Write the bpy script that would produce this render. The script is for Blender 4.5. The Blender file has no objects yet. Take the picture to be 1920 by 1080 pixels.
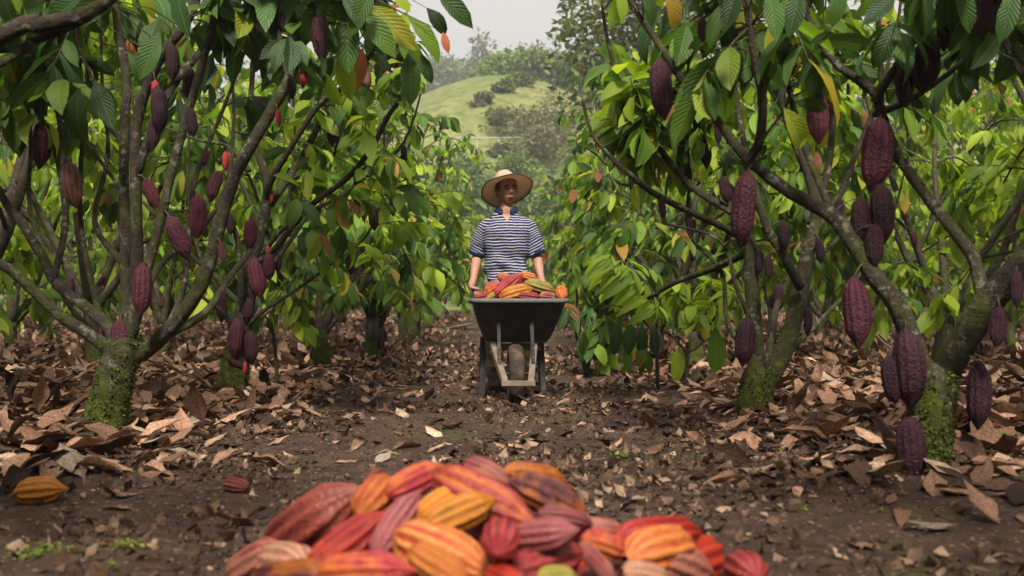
import bpy, math, random
import numpy as np
from mathutils import Vector, Matrix, Quaternion

random.seed(7)
rng = np.random.default_rng(7)
SC = bpy.context.scene
COL = SC.collection
PI = math.pi

# ------------------------------------------------------------------ camera, sky, sun, exposure
CAM = Vector((0.0, 0.0, 0.665))
FPX = 1867.0
PITCH = math.atan2(35.0, FPX)
cam_d = bpy.data.cameras.new('camera')
cam = bpy.data.objects.new('camera', cam_d)
COL.objects.link(cam)
cam.location = CAM
cam.rotation_euler = (PI / 2 + PITCH, 0, 0)
cam_d.sensor_width = 36.0
cam_d.lens = 36.0 * FPX / 1920.0
cam_d.clip_start = 0.05
cam_d.clip_end = 3000
cam_d.dof.use_dof = True
cam_d.dof.focus_distance = 7.1
cam_d.dof.aperture_fstop = 2.7
SC.camera = cam

SUN_EL, SUN_AZ = math.radians(48), math.radians(180)
world = bpy.data.worlds.new('World')
SC.world = world
world.use_nodes = True
wt = world.node_tree
wt.nodes.clear()
wo = wt.nodes.new('ShaderNodeOutputWorld')
sky = wt.nodes.new('ShaderNodeTexSky')
sky.sky_type = 'NISHITA'
sky.sun_disc = False
sky.sun_elevation = SUN_EL
sky.sun_rotation = SUN_AZ
sky.dust_density = 4.0
bg1 = wt.nodes.new('ShaderNodeBackground'); bg1.inputs['Strength'].default_value = 0.05
hsv = wt.nodes.new('ShaderNodeHueSaturation'); hsv.inputs['Saturation'].default_value = 0.25; hsv.inputs['Value'].default_value = 0.1
wt.links.new(sky.outputs[0], hsv.inputs['Color']); wt.links.new(hsv.outputs[0], bg1.inputs['Color'])
# overcast veil: the standard overcast sky, three times brighter overhead than at the horizon
tc = wt.nodes.new('ShaderNodeTexCoord'); sx = wt.nodes.new('ShaderNodeSeparateXYZ')
wt.links.new(tc.outputs['Generated'], sx.inputs[0])
mr = wt.nodes.new('ShaderNodeMapRange'); wt.links.new(sx.outputs['Z'], mr.inputs[0])
mr.inputs[1].default_value = 0.0; mr.inputs[2].default_value = 1.0
mr.inputs[3].default_value = 0.062; mr.inputs[4].default_value = 0.25
bg2 = wt.nodes.new('ShaderNodeBackground'); bg2.inputs['Color'].default_value = (1.0, 0.955, 0.89, 1)
wt.links.new(mr.outputs[0], bg2.inputs['Strength'])
ad = wt.nodes.new('ShaderNodeAddShader')
wt.links.new(bg1.outputs[0], ad.inputs[0]); wt.links.new(bg2.outputs[0], ad.inputs[1])
wt.links.new(ad.outputs[0], wo.inputs['Surface'])

sun_d = bpy.data.lights.new('sun', 'SUN')
sun_d.energy = 1.5
sun_d.angle = math.radians(10)
sun_d.color = (1.0, 0.95, 0.87)
sun = bpy.data.objects.new('sun', sun_d); COL.objects.link(sun)
sd = Vector((math.sin(SUN_AZ) * math.cos(SUN_EL), math.cos(SUN_AZ) * math.cos(SUN_EL), math.sin(SUN_EL)))
sun.rotation_euler = sd.to_track_quat('Z', 'Y').to_euler()
sun.location = (0, -5, 20)

SC.view_settings.view_transform = 'Standard'
SC.view_settings.look = 'None'
SC.view_settings.exposure = 2.45
SC.view_settings.gamma = 1.0
SC.view_settings.use_curve_mapping = False
SC.render.engine = 'CYCLES'
SC.cycles.use_denoising = True
SC.cycles.max_bounces = 6
SC.cycles.diffuse_bounces = 4
SC.cycles.glossy_bounces = 2
SC.cycles.transmission_bounces = 4
SC.cycles.volume_bounces = 0
SC.cycles.caustics_reflective = False
SC.cycles.caustics_refractive = False

# ------------------------------------------------------------------ photograph pixel -> world point
_F = Vector((0, math.cos(PITCH), math.sin(PITCH)))
_U = Vector((0, -math.sin(PITCH), math.cos(PITCH)))
def ray(px, py):
    return _F + Vector((1, 0, 0)) * ((px - 960) / FPX) + _U * ((540 - py) / FPX)
def at(px, py, Y):
    d = ray(px, py)
    return CAM + d * (Y / d.y)
def proj(p):
    v = p - CAM
    k = v.dot(_F)
    if k < 0.05: return (-9999, -9999)
    return (960 + FPX * v.x / k, 540 - FPX * v.dot(_U) / k)
def in_frame(p, m=30):
    x, y = proj(p)
    return -m < x < 1920 + m and -m < y < 1080 + m

# ------------------------------------------------------------------ value noise and ground height
def _hash(ix, iy, s):
    n = (ix * 374761393 + iy * 668265263 + s * 1274126177) & 0xffffffff
    n = ((n ^ (n >> 13)) * 1274126177) & 0xffffffff
    return ((n ^ (n >> 16)) & 0xffff) / 65535.0
def vnoise(x, y, s=0):
    x = np.asarray(x, float); y = np.asarray(y, float)
    ix = np.floor(x).astype(np.int64); iy = np.floor(y).astype(np.int64)
    fx = x - ix; fy = y - iy
    fx = fx * fx * (3 - 2 * fx); fy = fy * fy * (3 - 2 * fy)
    a = _hash(ix, iy, s); b = _hash(ix + 1, iy, s); c = _hash(ix, iy + 1, s); d = _hash(ix + 1, iy + 1, s)
    return (a * (1 - fx) + b * fx) * (1 - fy) + (c * (1 - fx) + d * fx) * fy
def sstep(a, b, x):
    t = np.clip((np.asarray(x, float) - a) / (b - a), 0, 1)
    return t * t * (3 - 2 * t)
def gh(x, y):
    x = np.asarray(x, float); y = np.asarray(y, float)
    near = 1 - sstep(30, 60, y)
    h = (vnoise(x * .9, y * .9, 1) - .5) * .05 * near
    h = h + (vnoise(x * 4.3, y * 4.3, 2) - .5) * .022 * near
    h = h + sstep(1.1, 2.6, np.abs(x + .1)) * .03 * near
    h = h * (1 - np.exp(-((x / .8) ** 2 + ((y - 7.4) / 1.2) ** 2)))       # trodden flat where the barrow stands
    h = h + .50 * sstep(14, 42, y)
    return h
def ghs(x, y): return float(gh(x, y))

# ------------------------------------------------------------------ tagging
def tag(o, label=None, cat=None, group=None, kind=None):
    if label: o['label'] = label
    if cat: o['category'] = cat
    if group: o['group'] = group
    if kind: o['kind'] = kind
    return o
def empty(name, loc, rz=0.0):
    o = bpy.data.objects.new(name, None)
    o.empty_display_size = .1
    o.location = loc; o.rotation_euler = (0, 0, rz)
    COL.objects.link(o)
    return o
def link(name, me, parent=None, loc=None):
    o = bpy.data.objects.new(name, me)
    COL.objects.link(o)
    if parent is not None: o.parent = parent
    if loc is not None: o.location = loc
    return o

# ------------------------------------------------------------------ mesh helpers
def np_mesh(name, V, Q, mat, uv=None, rnd=None, smooth=True, extra=None):
    """mesh from numpy vertices (N,3) and faces (M,k); uv per vertex, rnd per vertex"""
    me = bpy.data.meshes.new(name)
    V = np.asarray(V, np.float32); Q = np.asarray(Q, np.int32)
    k = Q.shape[1]; m = Q.shape[0]
    me.vertices.add(len(V)); me.vertices.foreach_set('co', V.ravel())
    me.loops.add(m * k); me.loops.foreach_set('vertex_index', Q.ravel())
    me.polygons.add(m)
    me.polygons.foreach_set('loop_start', np.arange(0, m * k, k, dtype=np.int32))
    try: me.polygons.foreach_set('loop_total', np.full(m, k, np.int32))
    except Exception: pass
    me.polygons.foreach_set('use_smooth', np.full(m, bool(smooth)))
    me.update(calc_edges=True)
    if uv is not None:
        l = me.uv_layers.new(name='UVMap')
        l.data.foreach_set('uv', np.asarray(uv, np.float32)[Q.ravel()].ravel())
    if rnd is not None:
        a = me.attributes.new('rnd', 'FLOAT', 'POINT'); a.data.foreach_set('value', np.asarray(rnd, np.float32))
    for kx, vx in (extra or {}).items():
        a = me.attributes.new(kx, 'FLOAT', 'POINT'); a.data.foreach_set('value', np.asarray(vx, np.float32))
    if mat is not None: me.materials.append(mat)
    return me

def smooth_path(pts, rad, n=4):
    """Catmull-Rom through the control points; radii linear"""
    P = [Vector(p) for p in pts]
    if len(P) == 2: n = max(n, 3)
    Q = [P[0] * 2 - P[1]] + P + [P[-1] * 2 - P[-2]]
    out, ro = [], []
    for i in range(1, len(Q) - 2):
        a, b, c, d = Q[i - 1], Q[i], Q[i + 1], Q[i + 2]
        for k in range(n):
            t = k / n
            out.append(.5 * ((2 * b) + (c - a) * t + (2 * a - 5 * b + 4 * c - d) * t * t + (3 * b - a - 3 * c + d) * t ** 3))
            ro.append(rad[i - 1] * (1 - t) + rad[i] * t)
    out.append(P[-1]); ro.append(rad[-1])
    return out, ro

def tube(P, R, sides=8, knob=0.0, seed=0, cap=True):
    """ring mesh along a path -> (V, Q) with quads; ends closed by collapsing to a point"""
    P = [Vector(p) for p in P]
    n = len(P)
    V = []
    t = (P[1] - P[0]).normalized()
    u = t.orthogonal().normalized()
    rr = random.Random(seed)
    for i in range(n):
        tn = (P[min(i + 1, n - 1)] - P[max(i - 1, 0)])
        tn = tn.normalized() if tn.length > 1e-9 else t
        u = (u - tn * u.dot(tn))
        u = u.normalized() if u.length > 1e-6 else tn.orthogonal().normalized()
        w = tn.cross(u)
        for k in range(sides):
            a = 2 * PI * k / sides
            r = R[i] * (1 + knob * (rr.random() - .5) * 2)
            V.append(P[i] + (u * math.cos(a) + w * math.sin(a)) * r)
    Q = []
    for i in range(n - 1):
        for k in range(sides):
            k2 = (k + 1) % sides
            Q.append((i * sides + k, i * sides + k2, (i + 1) * sides + k2, (i + 1) * sides + k))
    if cap:
        for end, base in ((0, 0), (n - 1, (n - 1) * sides)):
            V.append(P[end]); c = len(V) - 1
            for k in range(sides):
                k2 = (k + 1) % sides
                if end == 0: Q.append((base + k2, base + k, c, c))
                else: Q.append((base + k, base + k2, c, c))
    return V, Q
class MB:
    """collects vertices and faces and links them as ONE mesh object"""
    def __init__(s): s.V = []; s.F = []
    def add(s, V, F):
        o = len(s.V); s.V += [tuple(v) for v in V]
        for f in F:
            g = []
            for i in f:
                if not g or g[-1] != i + o: g.append(i + o)
            if len(g) > 2 and g[0] == g[-1]: g.pop()
            if len(g) > 2: s.F.append(tuple(g))
        return s
    def tube(s, P, R, sides=8, knob=0, seed=0, cap=True):
        if not isinstance(R, (list, tuple)): R = [R] * len(P)
        return s.add(*tube(P, R, sides, knob, seed, cap))
    def box(s, c, d, M=None):
        x, y, z = d[0] / 2, d[1] / 2, d[2] / 2
        V = [Vector((sx * x, sy * y, sz * z)) for sx in (-1, 1) for sy in (-1, 1) for sz in (-1, 1)]
        if M is not None: V = [M @ v for v in V]
        V = [v + Vector(c) for v in V]
        F = [(0, 1, 3, 2), (4, 6, 7, 5), (0, 4, 5, 1), (2, 3, 7, 6), (0, 2, 6, 4), (1, 5, 7, 3)]
        return s.add(V, F)
    def beam(s, a, b, w, h, up=(0, 0, 1)):
        """rectangular bar from a to b, width w sideways and h along up"""
        a = Vector(a); b = Vector(b); t = (b - a).normalized(); up = Vector(up)
        sd_ = t.cross(up).normalized(); u = sd_.cross(t).normalized()
        V = [p + sd_ * (i * w / 2) + u * (j * h / 2) for p in (a, b) for i, j in ((-1, -1), (1, -1), (1, 1), (-1, 1))]
        F = [(3, 2, 1, 0), (4, 5, 6, 7), (0, 1, 5, 4), (1, 2, 6, 5), (2, 3, 7, 6), (3, 0, 4, 7)]
        return s.add(V, F)
    def rings(s, rings, closed=True, cap=(True, True)):
        n = len(rings[0]); V = [v for r in rings for v in r]; F = []
        for i in range(len(rings) - 1):
            for k in range(n if closed else n - 1):
                k2 = (k + 1) % n
                F.append((i * n + k, i * n + k2, (i + 1) * n + k2, (i + 1) * n + k))
        if cap[0]: F.append(tuple(range(n - 1, -1, -1)))
        if cap[1]: F.append(tuple(range((len(rings) - 1) * n, len(rings) * n)))
        return s.add(V, F)
    def mesh(s, name, mat, smooth=True):
        me = bpy.data.meshes.new(name); me.from_pydata(s.V, [], s.F); me.update()
        if mat is not None: me.materials.append(mat)
        if smooth: me.polygons.foreach_set('use_smooth', np.ones(len(me.polygons), bool))
        return me
    def build(s, name, mat, parent=None, smooth=True, bevel=0.0, sub=0):
        o = link(name, s.mesh(name, mat, smooth), parent)
        if bevel:
            m = o.modifiers.new('bevel', 'BEVEL'); m.width = bevel; m.segments = 2; m.limit_method = 'ANGLE'; m.angle_limit = .6
        if sub:
            m = o.modifiers.new('sub', 'SUBSURF'); m.levels = sub; m.render_levels = sub
        return o

# ------------------------------------------------------------------ materials
def new_mat(name):
    m = bpy.data.materials.new(name); m.use_nodes = True
    nt = m.node_tree; nt.nodes.clear()
    out = nt.nodes.new('ShaderNodeOutputMaterial')
    return m, nt, out
class N:
    """terse node builder"""
    def __init__(s, nt): s.nt = nt
    def n(s, t, **kw):
        x = s.nt.nodes.new(t)
        for k, v in kw.items(): setattr(x, k, v)
        return x
    def l(s, a, b): s.nt.links.new(a, b)
    def _set(s, sock, v):
        if isinstance(v, bpy.types.NodeSocket): s.l(v, sock)
        elif v is not None:
            if isinstance(v, tuple) and len(v) == 3 and sock.type == 'RGBA': v = v + (1,)
            sock.default_value = v
    def math(s, op, a, b=None, c=None, clamp=False):
        x = s.n('ShaderNodeMath', operation=op, use_clamp=clamp)
        s._set(x.inputs[0], a); s._set(x.inputs[1], b)
        if c is not None: s._set(x.inputs[2], c)
        return x.outputs[0]
    def mix(s, f, a, b, blend='MIX'):
        x = s.n('ShaderNodeMix', data_type='RGBA', blend_type=blend)
        s._set(x.inputs[0], f); s._set(x.inputs[6], a); s._set(x.inputs[7], b)
        return x.outputs[2]
    def noise(s, vec, scale, detail=3, rough=.55, dist=0.0):
        x = s.n('ShaderNodeTexNoise'); x.inputs['Scale'].default_value = scale
        x.inputs['Detail'].default_value = detail; x.inputs['Roughness'].default_value = rough
        x.inputs['Distortion'].default_value = dist
        if vec is not None: s.l(vec, x.inputs['Vector'])
        return x.outputs['Fac']
    def voro(s, vec, scale, feature='F1', out='Distance'):
        x = s.n('ShaderNodeTexVoronoi', feature=feature); x.inputs['Scale'].default_value = scale
        if vec is not None: s.l(vec, x.inputs['Vector'])
        return x.outputs[out]
    def ramp(s, f, stops, interp='LINEAR'):
        x = s.n('ShaderNodeValToRGB'); e = x.color_ramp.elements; x.color_ramp.interpolation = interp
        while len(e) < len(stops): e.new(.5)
        for i, (p, c) in enumerate(stops):
            e[i].position = p; e[i].color = (c if len(c) == 4 else tuple(c) + (1,)) if isinstance(c, tuple) else (c, c, c, 1)
        s._set(x.inputs[0], f)
        return x.outputs[0]
    def attr(s, name):
        x = s.n('ShaderNodeAttribute'); x.attribute_name = name
        return x
    def rnd(s):
        a = s.attr('rnd').outputs['Fac']; o = s.n('ShaderNodeObjectInfo').outputs['Random']
        return s.math('FRACT', s.math('ADD', a, o))
    def bump(s, h, strength=.5, dist=.01):
        x = s.n('ShaderNodeBump'); x.inputs['Strength'].default_value = strength; x.inputs['Distance'].default_value = dist
        s._set(x.inputs['Height'], h)
        return x.outputs[0]
    def bsdf(s, col, rough=.6, spec=.4, normal=None, metallic=0.0, **kw):
        x = s.n('ShaderNodeBsdfPrincipled')
        s._set(x.inputs['Base Color'], col); s._set(x.inputs['Roughness'], rough)
        s._set(x.inputs['Specular IOR Level'], spec); s._set(x.inputs['Metallic'], metallic)
        if normal is not None: s.l(normal, x.inputs['Normal'])
        return x.outputs[0]

def leaf_material(name, stops, trans=.42, tcol=1.7, rough=.48, dry=False):
    m, nt, out = new_mat(name); b = N(nt)
    uvn = b.n('ShaderNodeUVMap'); sp = b.n('ShaderNodeSeparateXYZ'); b.l(uvn.outputs[0], sp.inputs[0])
    u, v = sp.outputs[0], sp.outputs[1]
    av = b.math('ABSOLUTE', b.math('SUBTRACT', v, .5))           # 0 midrib .. .5 edge
    r = b.rnd()
    col = b.ramp(r, stops)
    r2 = b.math('FRACT', b.math('MULTIPLY', r, 17.31))
    col = b.mix(1.0, col, b.ramp(r2, [(0, .68), (1, 1.28)]), 'MULTIPLY')
    # lateral veins sweep forward from the midrib
    ph = b.math('MULTIPLY_ADD', av, -5.5, b.math('MULTIPLY', u, 11.0))
    tri = b.math('PINGPONG', ph, .5)
    vein = b.ramp(tri, [(0, 1.0), (.10, .25), (.22, 0.0)])
    rib = b.ramp(av, [(0, 1.0), (.018, .9), (.05, 0.0)])
    vv = b.math('MAXIMUM', b.math('MULTIPLY', vein, .6), rib)
    geo = b.n('ShaderNodeNewGeometry')
    obj = b.n('ShaderNodeTexCoord').outputs['Object']
    nz = b.noise(obj, 22 if dry else 9, 3)
    if dry:
        col = b.mix(b.ramp(nz, [(.38, 0.0), (.62, .75)]), col, b.mix(1.0, col, (.42, .36, .33), 'MULTIPLY'))
        fine = b.noise(obj, 160, 2)
        col = b.mix(.35, col, b.mix(1.0, col, b.ramp(fine, [(.3, .55), (.7, 1.35)]), 'MULTIPLY'))
        col = b.mix(b.math('MULTIPLY', vv, .45), col, b.mix(1.0, col, (.55, .48, .42), 'MULTIPLY'))
    else:
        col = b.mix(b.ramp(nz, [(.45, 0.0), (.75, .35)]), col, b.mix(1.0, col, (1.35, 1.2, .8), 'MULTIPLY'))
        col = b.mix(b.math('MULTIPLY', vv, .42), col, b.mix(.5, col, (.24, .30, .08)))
        edge = b.ramp(b.math('MULTIPLY', b.noise(obj, 30, 2), b.math('MULTIPLY', av, 2.0)), [(.52, 0.0), (.60, 1.0)])
        col = b.mix(b.math('MULTIPLY', edge, b.math('GREATER_THAN', r2, .72)), col, (.16, .085, .03))
    back = b.mix(1.0, col, (1.25, 1.2, 1.25) if not dry else (1.15, 1.15, 1.15), 'MULTIPLY')
    colf = b.mix(geo.outputs['Backfacing'], col, back)
    hgt = b.math('ADD', b.math('MULTIPLY', vv, -1.0), b.math('MULTIPLY', b.noise(obj, 60, 2), .5))
    if not dry: hgt = b.math('ADD', hgt, b.math('MULTIPLY', tri, 1.3))
    nrm = b.bump(hgt, .55, .004)
    p = b.bsdf(colf, rough if not dry else .85, .30 if not dry else .15, nrm)
    t = b.n('ShaderNodeBsdfTranslucent')
    b.l(b.mix(1.0, col, (tcol * 1.15, tcol * 1.2, tcol * .55) if not dry else (1, .8, .6), 'MULTIPLY'), t.inputs['Color'])
    mx = b.n('ShaderNodeMixShader'); mx.inputs[0].default_value = trans
    b.l(p, mx.inputs[1]); b.l(t.outputs[0], mx.inputs[2]); b.l(mx.outputs[0], out.inputs['Surface'])
    return m

GREEN = [(0, (.022, .050, .011)), (.24, (.040, .094, .013)), (.52, (.080, .158, .016)), (.77, (.148, .238, .020)),
         (.92, (.24, .285, .022)), (.955, (.30, .27, .03)), (.985, (.26, .085, .03)), (1, (.30, .10, .05))]
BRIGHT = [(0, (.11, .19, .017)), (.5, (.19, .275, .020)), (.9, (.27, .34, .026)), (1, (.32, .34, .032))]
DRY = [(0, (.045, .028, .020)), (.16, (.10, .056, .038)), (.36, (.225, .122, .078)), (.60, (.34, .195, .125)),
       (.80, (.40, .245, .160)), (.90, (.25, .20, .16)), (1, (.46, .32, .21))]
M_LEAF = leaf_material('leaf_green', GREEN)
M_YOUNG_LIT = leaf_material('leaf_young_lit', BRIGHT, .42)  # young growth; its bright colour also makes the back rows look lit
M_DARK = leaf_material('leaf_dark', [(0, (.016, .04, .012)), (.6, (.03, .075, .016)), (1, (.05, .11, .02))], .25)  # dark leaf colour, also standing in for canopy shade on the near trees
M_DRY = leaf_material('leaf_dry', DRY, .12, dry=True)
M_CRUMB = leaf_material('leaf_crumb', [(0, (.03, .019, .014)), (.4, (.11, .064, .044)), (.75, (.23, .14, .095)), (1, (.40, .28, .19))], .1, dry=True)
FLUSH = [(0, (.42, .10, .055)), (.6, (.5, .17, .07)), (1, (.45, .24, .10))]
M_FLUSH = leaf_material('leaf_flush', FLUSH, .35, 1.0)

def bark_material(name, moss_h=.32, dark=1.0):
    m, nt, out = new_mat(name); b = N(nt)
    tcn = b.n('ShaderNodeTexCoord'); obj = tcn.outputs['Object']
    n1 = b.noise(obj, 14, 4, .6); n2 = b.noise(obj, 55, 3, .6)
    base = b.ramp(n1, [(.25, (.026 * dark, .019 * dark, .014 * dark)), (.55, (.075 * dark, .057 * dark, .042 * dark)), (.8, (.14 * dark, .112 * dark, .083 * dark))])
    base = b.mix(.6, base, b.mix(1.0, base, b.ramp(n2, [(.3, .5), (.7, 1.5)]), 'MULTIPLY'))
    lich = b.math('MULTIPLY', b.ramp(b.noise(obj, 9, 3), [(.52, 0.0), (.60, 1.0)]), b.ramp(b.noise(obj, 40, 2), [(.50, 0.0), (.58, .8)]))
    base = b.mix(b.math('MULTIPLY', lich, .8), base, (.19, .18, .145))
    sp = b.n('ShaderNodeSeparateXYZ'); b.l(obj, sp.inputs[0])
    hz = b.math('ADD', sp.outputs[2], b.math('MULTIPLY', b.math('SUBTRACT', b.noise(obj, 9, 4), .5), 1.0))
    mr_ = b.n('ShaderNodeMapRange'); b.l(hz, mr_.inputs[0]); mr_.inputs[1].default_value = moss_h - .10; mr_.inputs[2].default_value = moss_h + .08
    mr_.inputs[3].default_value = 1.0; mr_.inputs[4].default_value = 0.0
    up = b.math('MULTIPLY', b.ramp(b.noise(obj, 5, 4), [(.44, 0.0), (.62, .85)]), b.ramp(sp.outputs[2], [(.0, 1.0), (1.0, .45)]))
    moss = b.math('MAXIMUM', mr_.outputs[0], up)
    moss = b.math('MULTIPLY', moss, b.ramp(n2, [(.28, .25), (.5, 1.0)]))
    mcol = b.ramp(b.noise(obj, 24, 4), [(.3, (.028, .036, .008)), (.52, (.065, .082, .010)), (.75, (.14, .165, .018))])
    col = b.mix(moss, base, mcol)
    h = b.math('ADD', b.math('MULTIPLY', n2, .6), b.math('ADD', b.noise(obj, 150, 2), b.math('MULTIPLY', b.math('MULTIPLY', moss, b.noise(obj, 260, 2)), 1.2)))
    p = b.bsdf(col, .92, .15, b.bump(h, 1.0, .012))
    b.l(p, out.inputs['Surface'])
    return m
M_BARK = bark_material('bark', dark=.58)
M_BARKFAR = bark_material('bark_plain', .25, .85)
M_MOSS = leaf_material('moss', [(0, (.028, .036, .007)), (.5, (.062, .078, .010)), (1, (.125, .145, .018))], .2, 1.2, .9)
M_TWIG = bark_material('twig_bark', -5, 1.1)

def pod_material(name, ridge, furrow, patch=None, pamt=.5, rough=.29, wart=.55, speck=.45):
    m, nt, out = new_mat(name); b = N(nt)
    obj = b.n('ShaderNodeTexCoord').outputs['Object']
    oi = b.n('ShaderNodeObjectInfo'); r = oi.outputs['Random']
    off = b.n('ShaderNodeVectorMath', operation='ADD'); b.l(obj, off.inputs[0])
    cx = b.n('ShaderNodeCombineXYZ'); b.l(b.math('MULTIPLY', r, 37.0), cx.inputs[0]); b.l(b.math('MULTIPLY', r, 11.0), cx.inputs[1]); b.l(cx.outputs[0], off.inputs[1])
    vec = off.outputs[0]
    rg = b.attr('ridge').outputs['Fac']
    n1 = b.noise(vec, 7, 3)
    f = b.math('ADD', rg, b.math('MULTIPLY', b.math('SUBTRACT', n1, .5), .9), clamp=True)
    col = b.mix(b.ramp(f, [(.15, 0.0), (.80, 1.0)]), furrow, ridge)
    if patch is not None:
        pn = b.noise(vec, 2.1, 3)
        col = b.mix(b.math('MULTIPLY', b.ramp(pn, [(.41, 0.0), (.57, 1.0)]), pamt), col, patch)
    col = b.mix(1.0, col, b.ramp(r, [(0, .78), (1, 1.2)]), 'MULTIPLY')
    fn = b.noise(vec, 34, 3)
    col = b.mix(speck, col, b.mix(1.0, col, b.ramp(fn, [(.3, .45), (.7, 1.6)]), 'MULTIPLY'))
    sc_ = b.math('MULTIPLY', b.ramp(b.noise(vec, 13, 4, .7), [(.58, 0.0), (.66, 1.0)]), b.ramp(b.noise(vec, 4, 2), [(.45, 0.0), (.6, 1.0)]))
    col = b.mix(b.math('MULTIPLY', sc_, .65), col, (.075, .040, .024))
    h = b.math('ADD', b.noise(vec, 26, 2), b.math('MULTIPLY', b.noise(vec, 80, 2), .4))
    p = b.bsdf(col, rough, .36 if rough < .5 else .24, b.bump(h, wart, .012))
    b.l(p, out.inputs['Surface'])
    return m
M_POD = [pod_material('pod_purple', (.066, .0095, .018), (.022, .005, .010), (.090, .026, .032), .4, .55, 1.0),
         pod_material('pod_maroon', (.090, .012, .017), (.030, .006, .009), (.060, .009, .020), .5, .55, 1.0),
         pod_material('pod_dark', (.031, .007, .012), (.012, .004, .007), (.046, .013, .016), .4, .55, .9),
         pod_material('pod_pinkish', (.20, .070, .064), (.075, .02, .028), (.24, .12, .085), .6, .6, .9),
         pod_material('pod_greenish', (.07, .035, .028), (.13, .13, .05), (.05, .05, .02), .5, .5, .8),
         pod_material('pod_small_red', (.30, .025, .022), (.20, .02, .02), None, 0, .5, .5)]

def plain(name, col, rough=.6, spec=.4, metallic=0.0, nscale=30, namt=.35, bstr=.25, bdist=.003, dirt=None):
    m, nt, out = new_mat(name); b = N(nt)
    obj = b.n('ShaderNodeTexCoord').outputs['Object']
    n1 = b.noise(obj, nscale, 4)
    c = b.mix(namt, col, b.mix(1.0, col, b.ramp(n1, [(.3, .5), (.7, 1.5)]), 'MULTIPLY'))
    if dirt: c = b.mix(b.ramp(b.noise(obj, 11, 4), [(.46, 0.0), (.66, .85)]), c, dirt)
    p = b.bsdf(c, rough, spec, b.bump(b.noise(obj, nscale * 3, 3), bstr, bdist), metallic)
    b.l(p, out.inputs['Surface'])
    return m

# ------------------------------------------------------------------ templates: leaves and pods
def leaf_template(nu, nv, bend=.6, fold=.25, width=.34, wave=.02, twist=0.0, curl=0.0, petiole=.09, seed=0):
    """leaf of length 1 from the origin along +X, upper side +Z, drooping towards -Z; (V, Q, UV)"""
    rr = random.Random(seed)
    ph = rr.random() * 6
    V, UV = [], []
    x = z = 0.0; ang = .12
    du = 1.0 / nu
    for i in range(nu + 1):
        u = i / nu
        if i:
            ang -= bend * du * (1 + .5 * (rr.random() - .5)); x += math.cos(ang) * du; z += math.sin(ang) * du
        if u <= petiole: w = .012
        else:
            t = (u - petiole) / (1 - petiole)
            w = .5 * width * max(math.sin(PI * min(1, t ** .82)), 0) ** .72
            if t > .88: w *= 1 - .45 * (t - .88) / .12
            w = max(w, .012 if i < nu else .003)
        tw = twist * u
        for j in range(nv + 1):
            s = j / nv * 2 - 1
            y = s * w
            zz = fold * abs(y) + wave * math.sin(u * 15 + ph + (1.7 if s > 0 else 0)) * abs(s) ** 2 * (w / (.5 * width))
            if curl:
                a = s * curl * (w / (.5 * width))
                y = w * math.sin(a) / max(abs(curl), .2) if abs(curl) > .2 else y
                zz += w * (1 - math.cos(a)) / max(abs(curl), .2)
            y, zz = y * math.cos(tw) - zz * math.sin(tw), y * math.sin(tw) + zz * math.cos(tw)
            V.append((x - zz * math.sin(ang), y, z + zz * math.cos(ang))); UV.append((u, j / nv))
    Q = []
    for i in range(nu):
        for j in range(nv):
            a = i * (nv + 1) + j
            Q.append((a, a + nv + 1, a + nv + 2, a + 1))
    return np.array(V, np.float32), np.array(Q, np.int32), np.array(UV, np.float32)

LEAF_NEAR = [leaf_template(6, 4, b_, f_, w_, .022, t_, 0, .09, i) for i, (b_, f_, w_, t_) in enumerate(
    [(.35, .25, .41, .1), (.7, .35, .38, -.25), (1.1, .2, .43, .2), (.5, .5, .37, .35), (1.5, .3, .40, -.1), (.15, .3, .42, 0.0)])]
LEAF_FAR = [leaf_template(4, 2, b_, f_, w_, .02, t_, 0, .08, i) for i, (b_, f_, w_, t_) in enumerate(
    [(.35, .25, .43, .1), (.7, .35, .40, -.25), (1.1, .25, .44, .2), (.5, .5, .39, .3)])]
DRYT = [leaf_template(8, 4, b_, .1, w_, .024, t_, c_, .05, i) for i, (b_, w_, t_, c_) in enumerate(
    [(.25, .40, .2, .4), (-.4, .42, .15, .6), (.6, .38, -.3, .9), (-.6, .44, .4, .5), (.4, .40, -.2, 1.5), (-.2, .46, .1, .3), (.9, .42, .3, -.6), (.1, .44, 0, .2)])]
LEAF_ME = [np_mesh('leaf', v, q, M_LEAF, uv) for v, q, uv in LEAF_NEAR]
YOUNG_LIT_ME = [np_mesh('young_lit_leaf', v, q, M_YOUNG_LIT, uv) for v, q, uv in LEAF_NEAR]
DARK_ME = [np_mesh('dark_leaf', v, q, M_DARK, uv) for v, q, uv in LEAF_NEAR]
FLUSH_ME = [np_mesh('flush_leaf', v, q, M_FLUSH, uv) for v, q, uv in LEAF_NEAR]
DRY_ME = [np_mesh('fallen_leaf', v, q, M_DRY, uv) for v, q, uv in DRYT]

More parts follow.
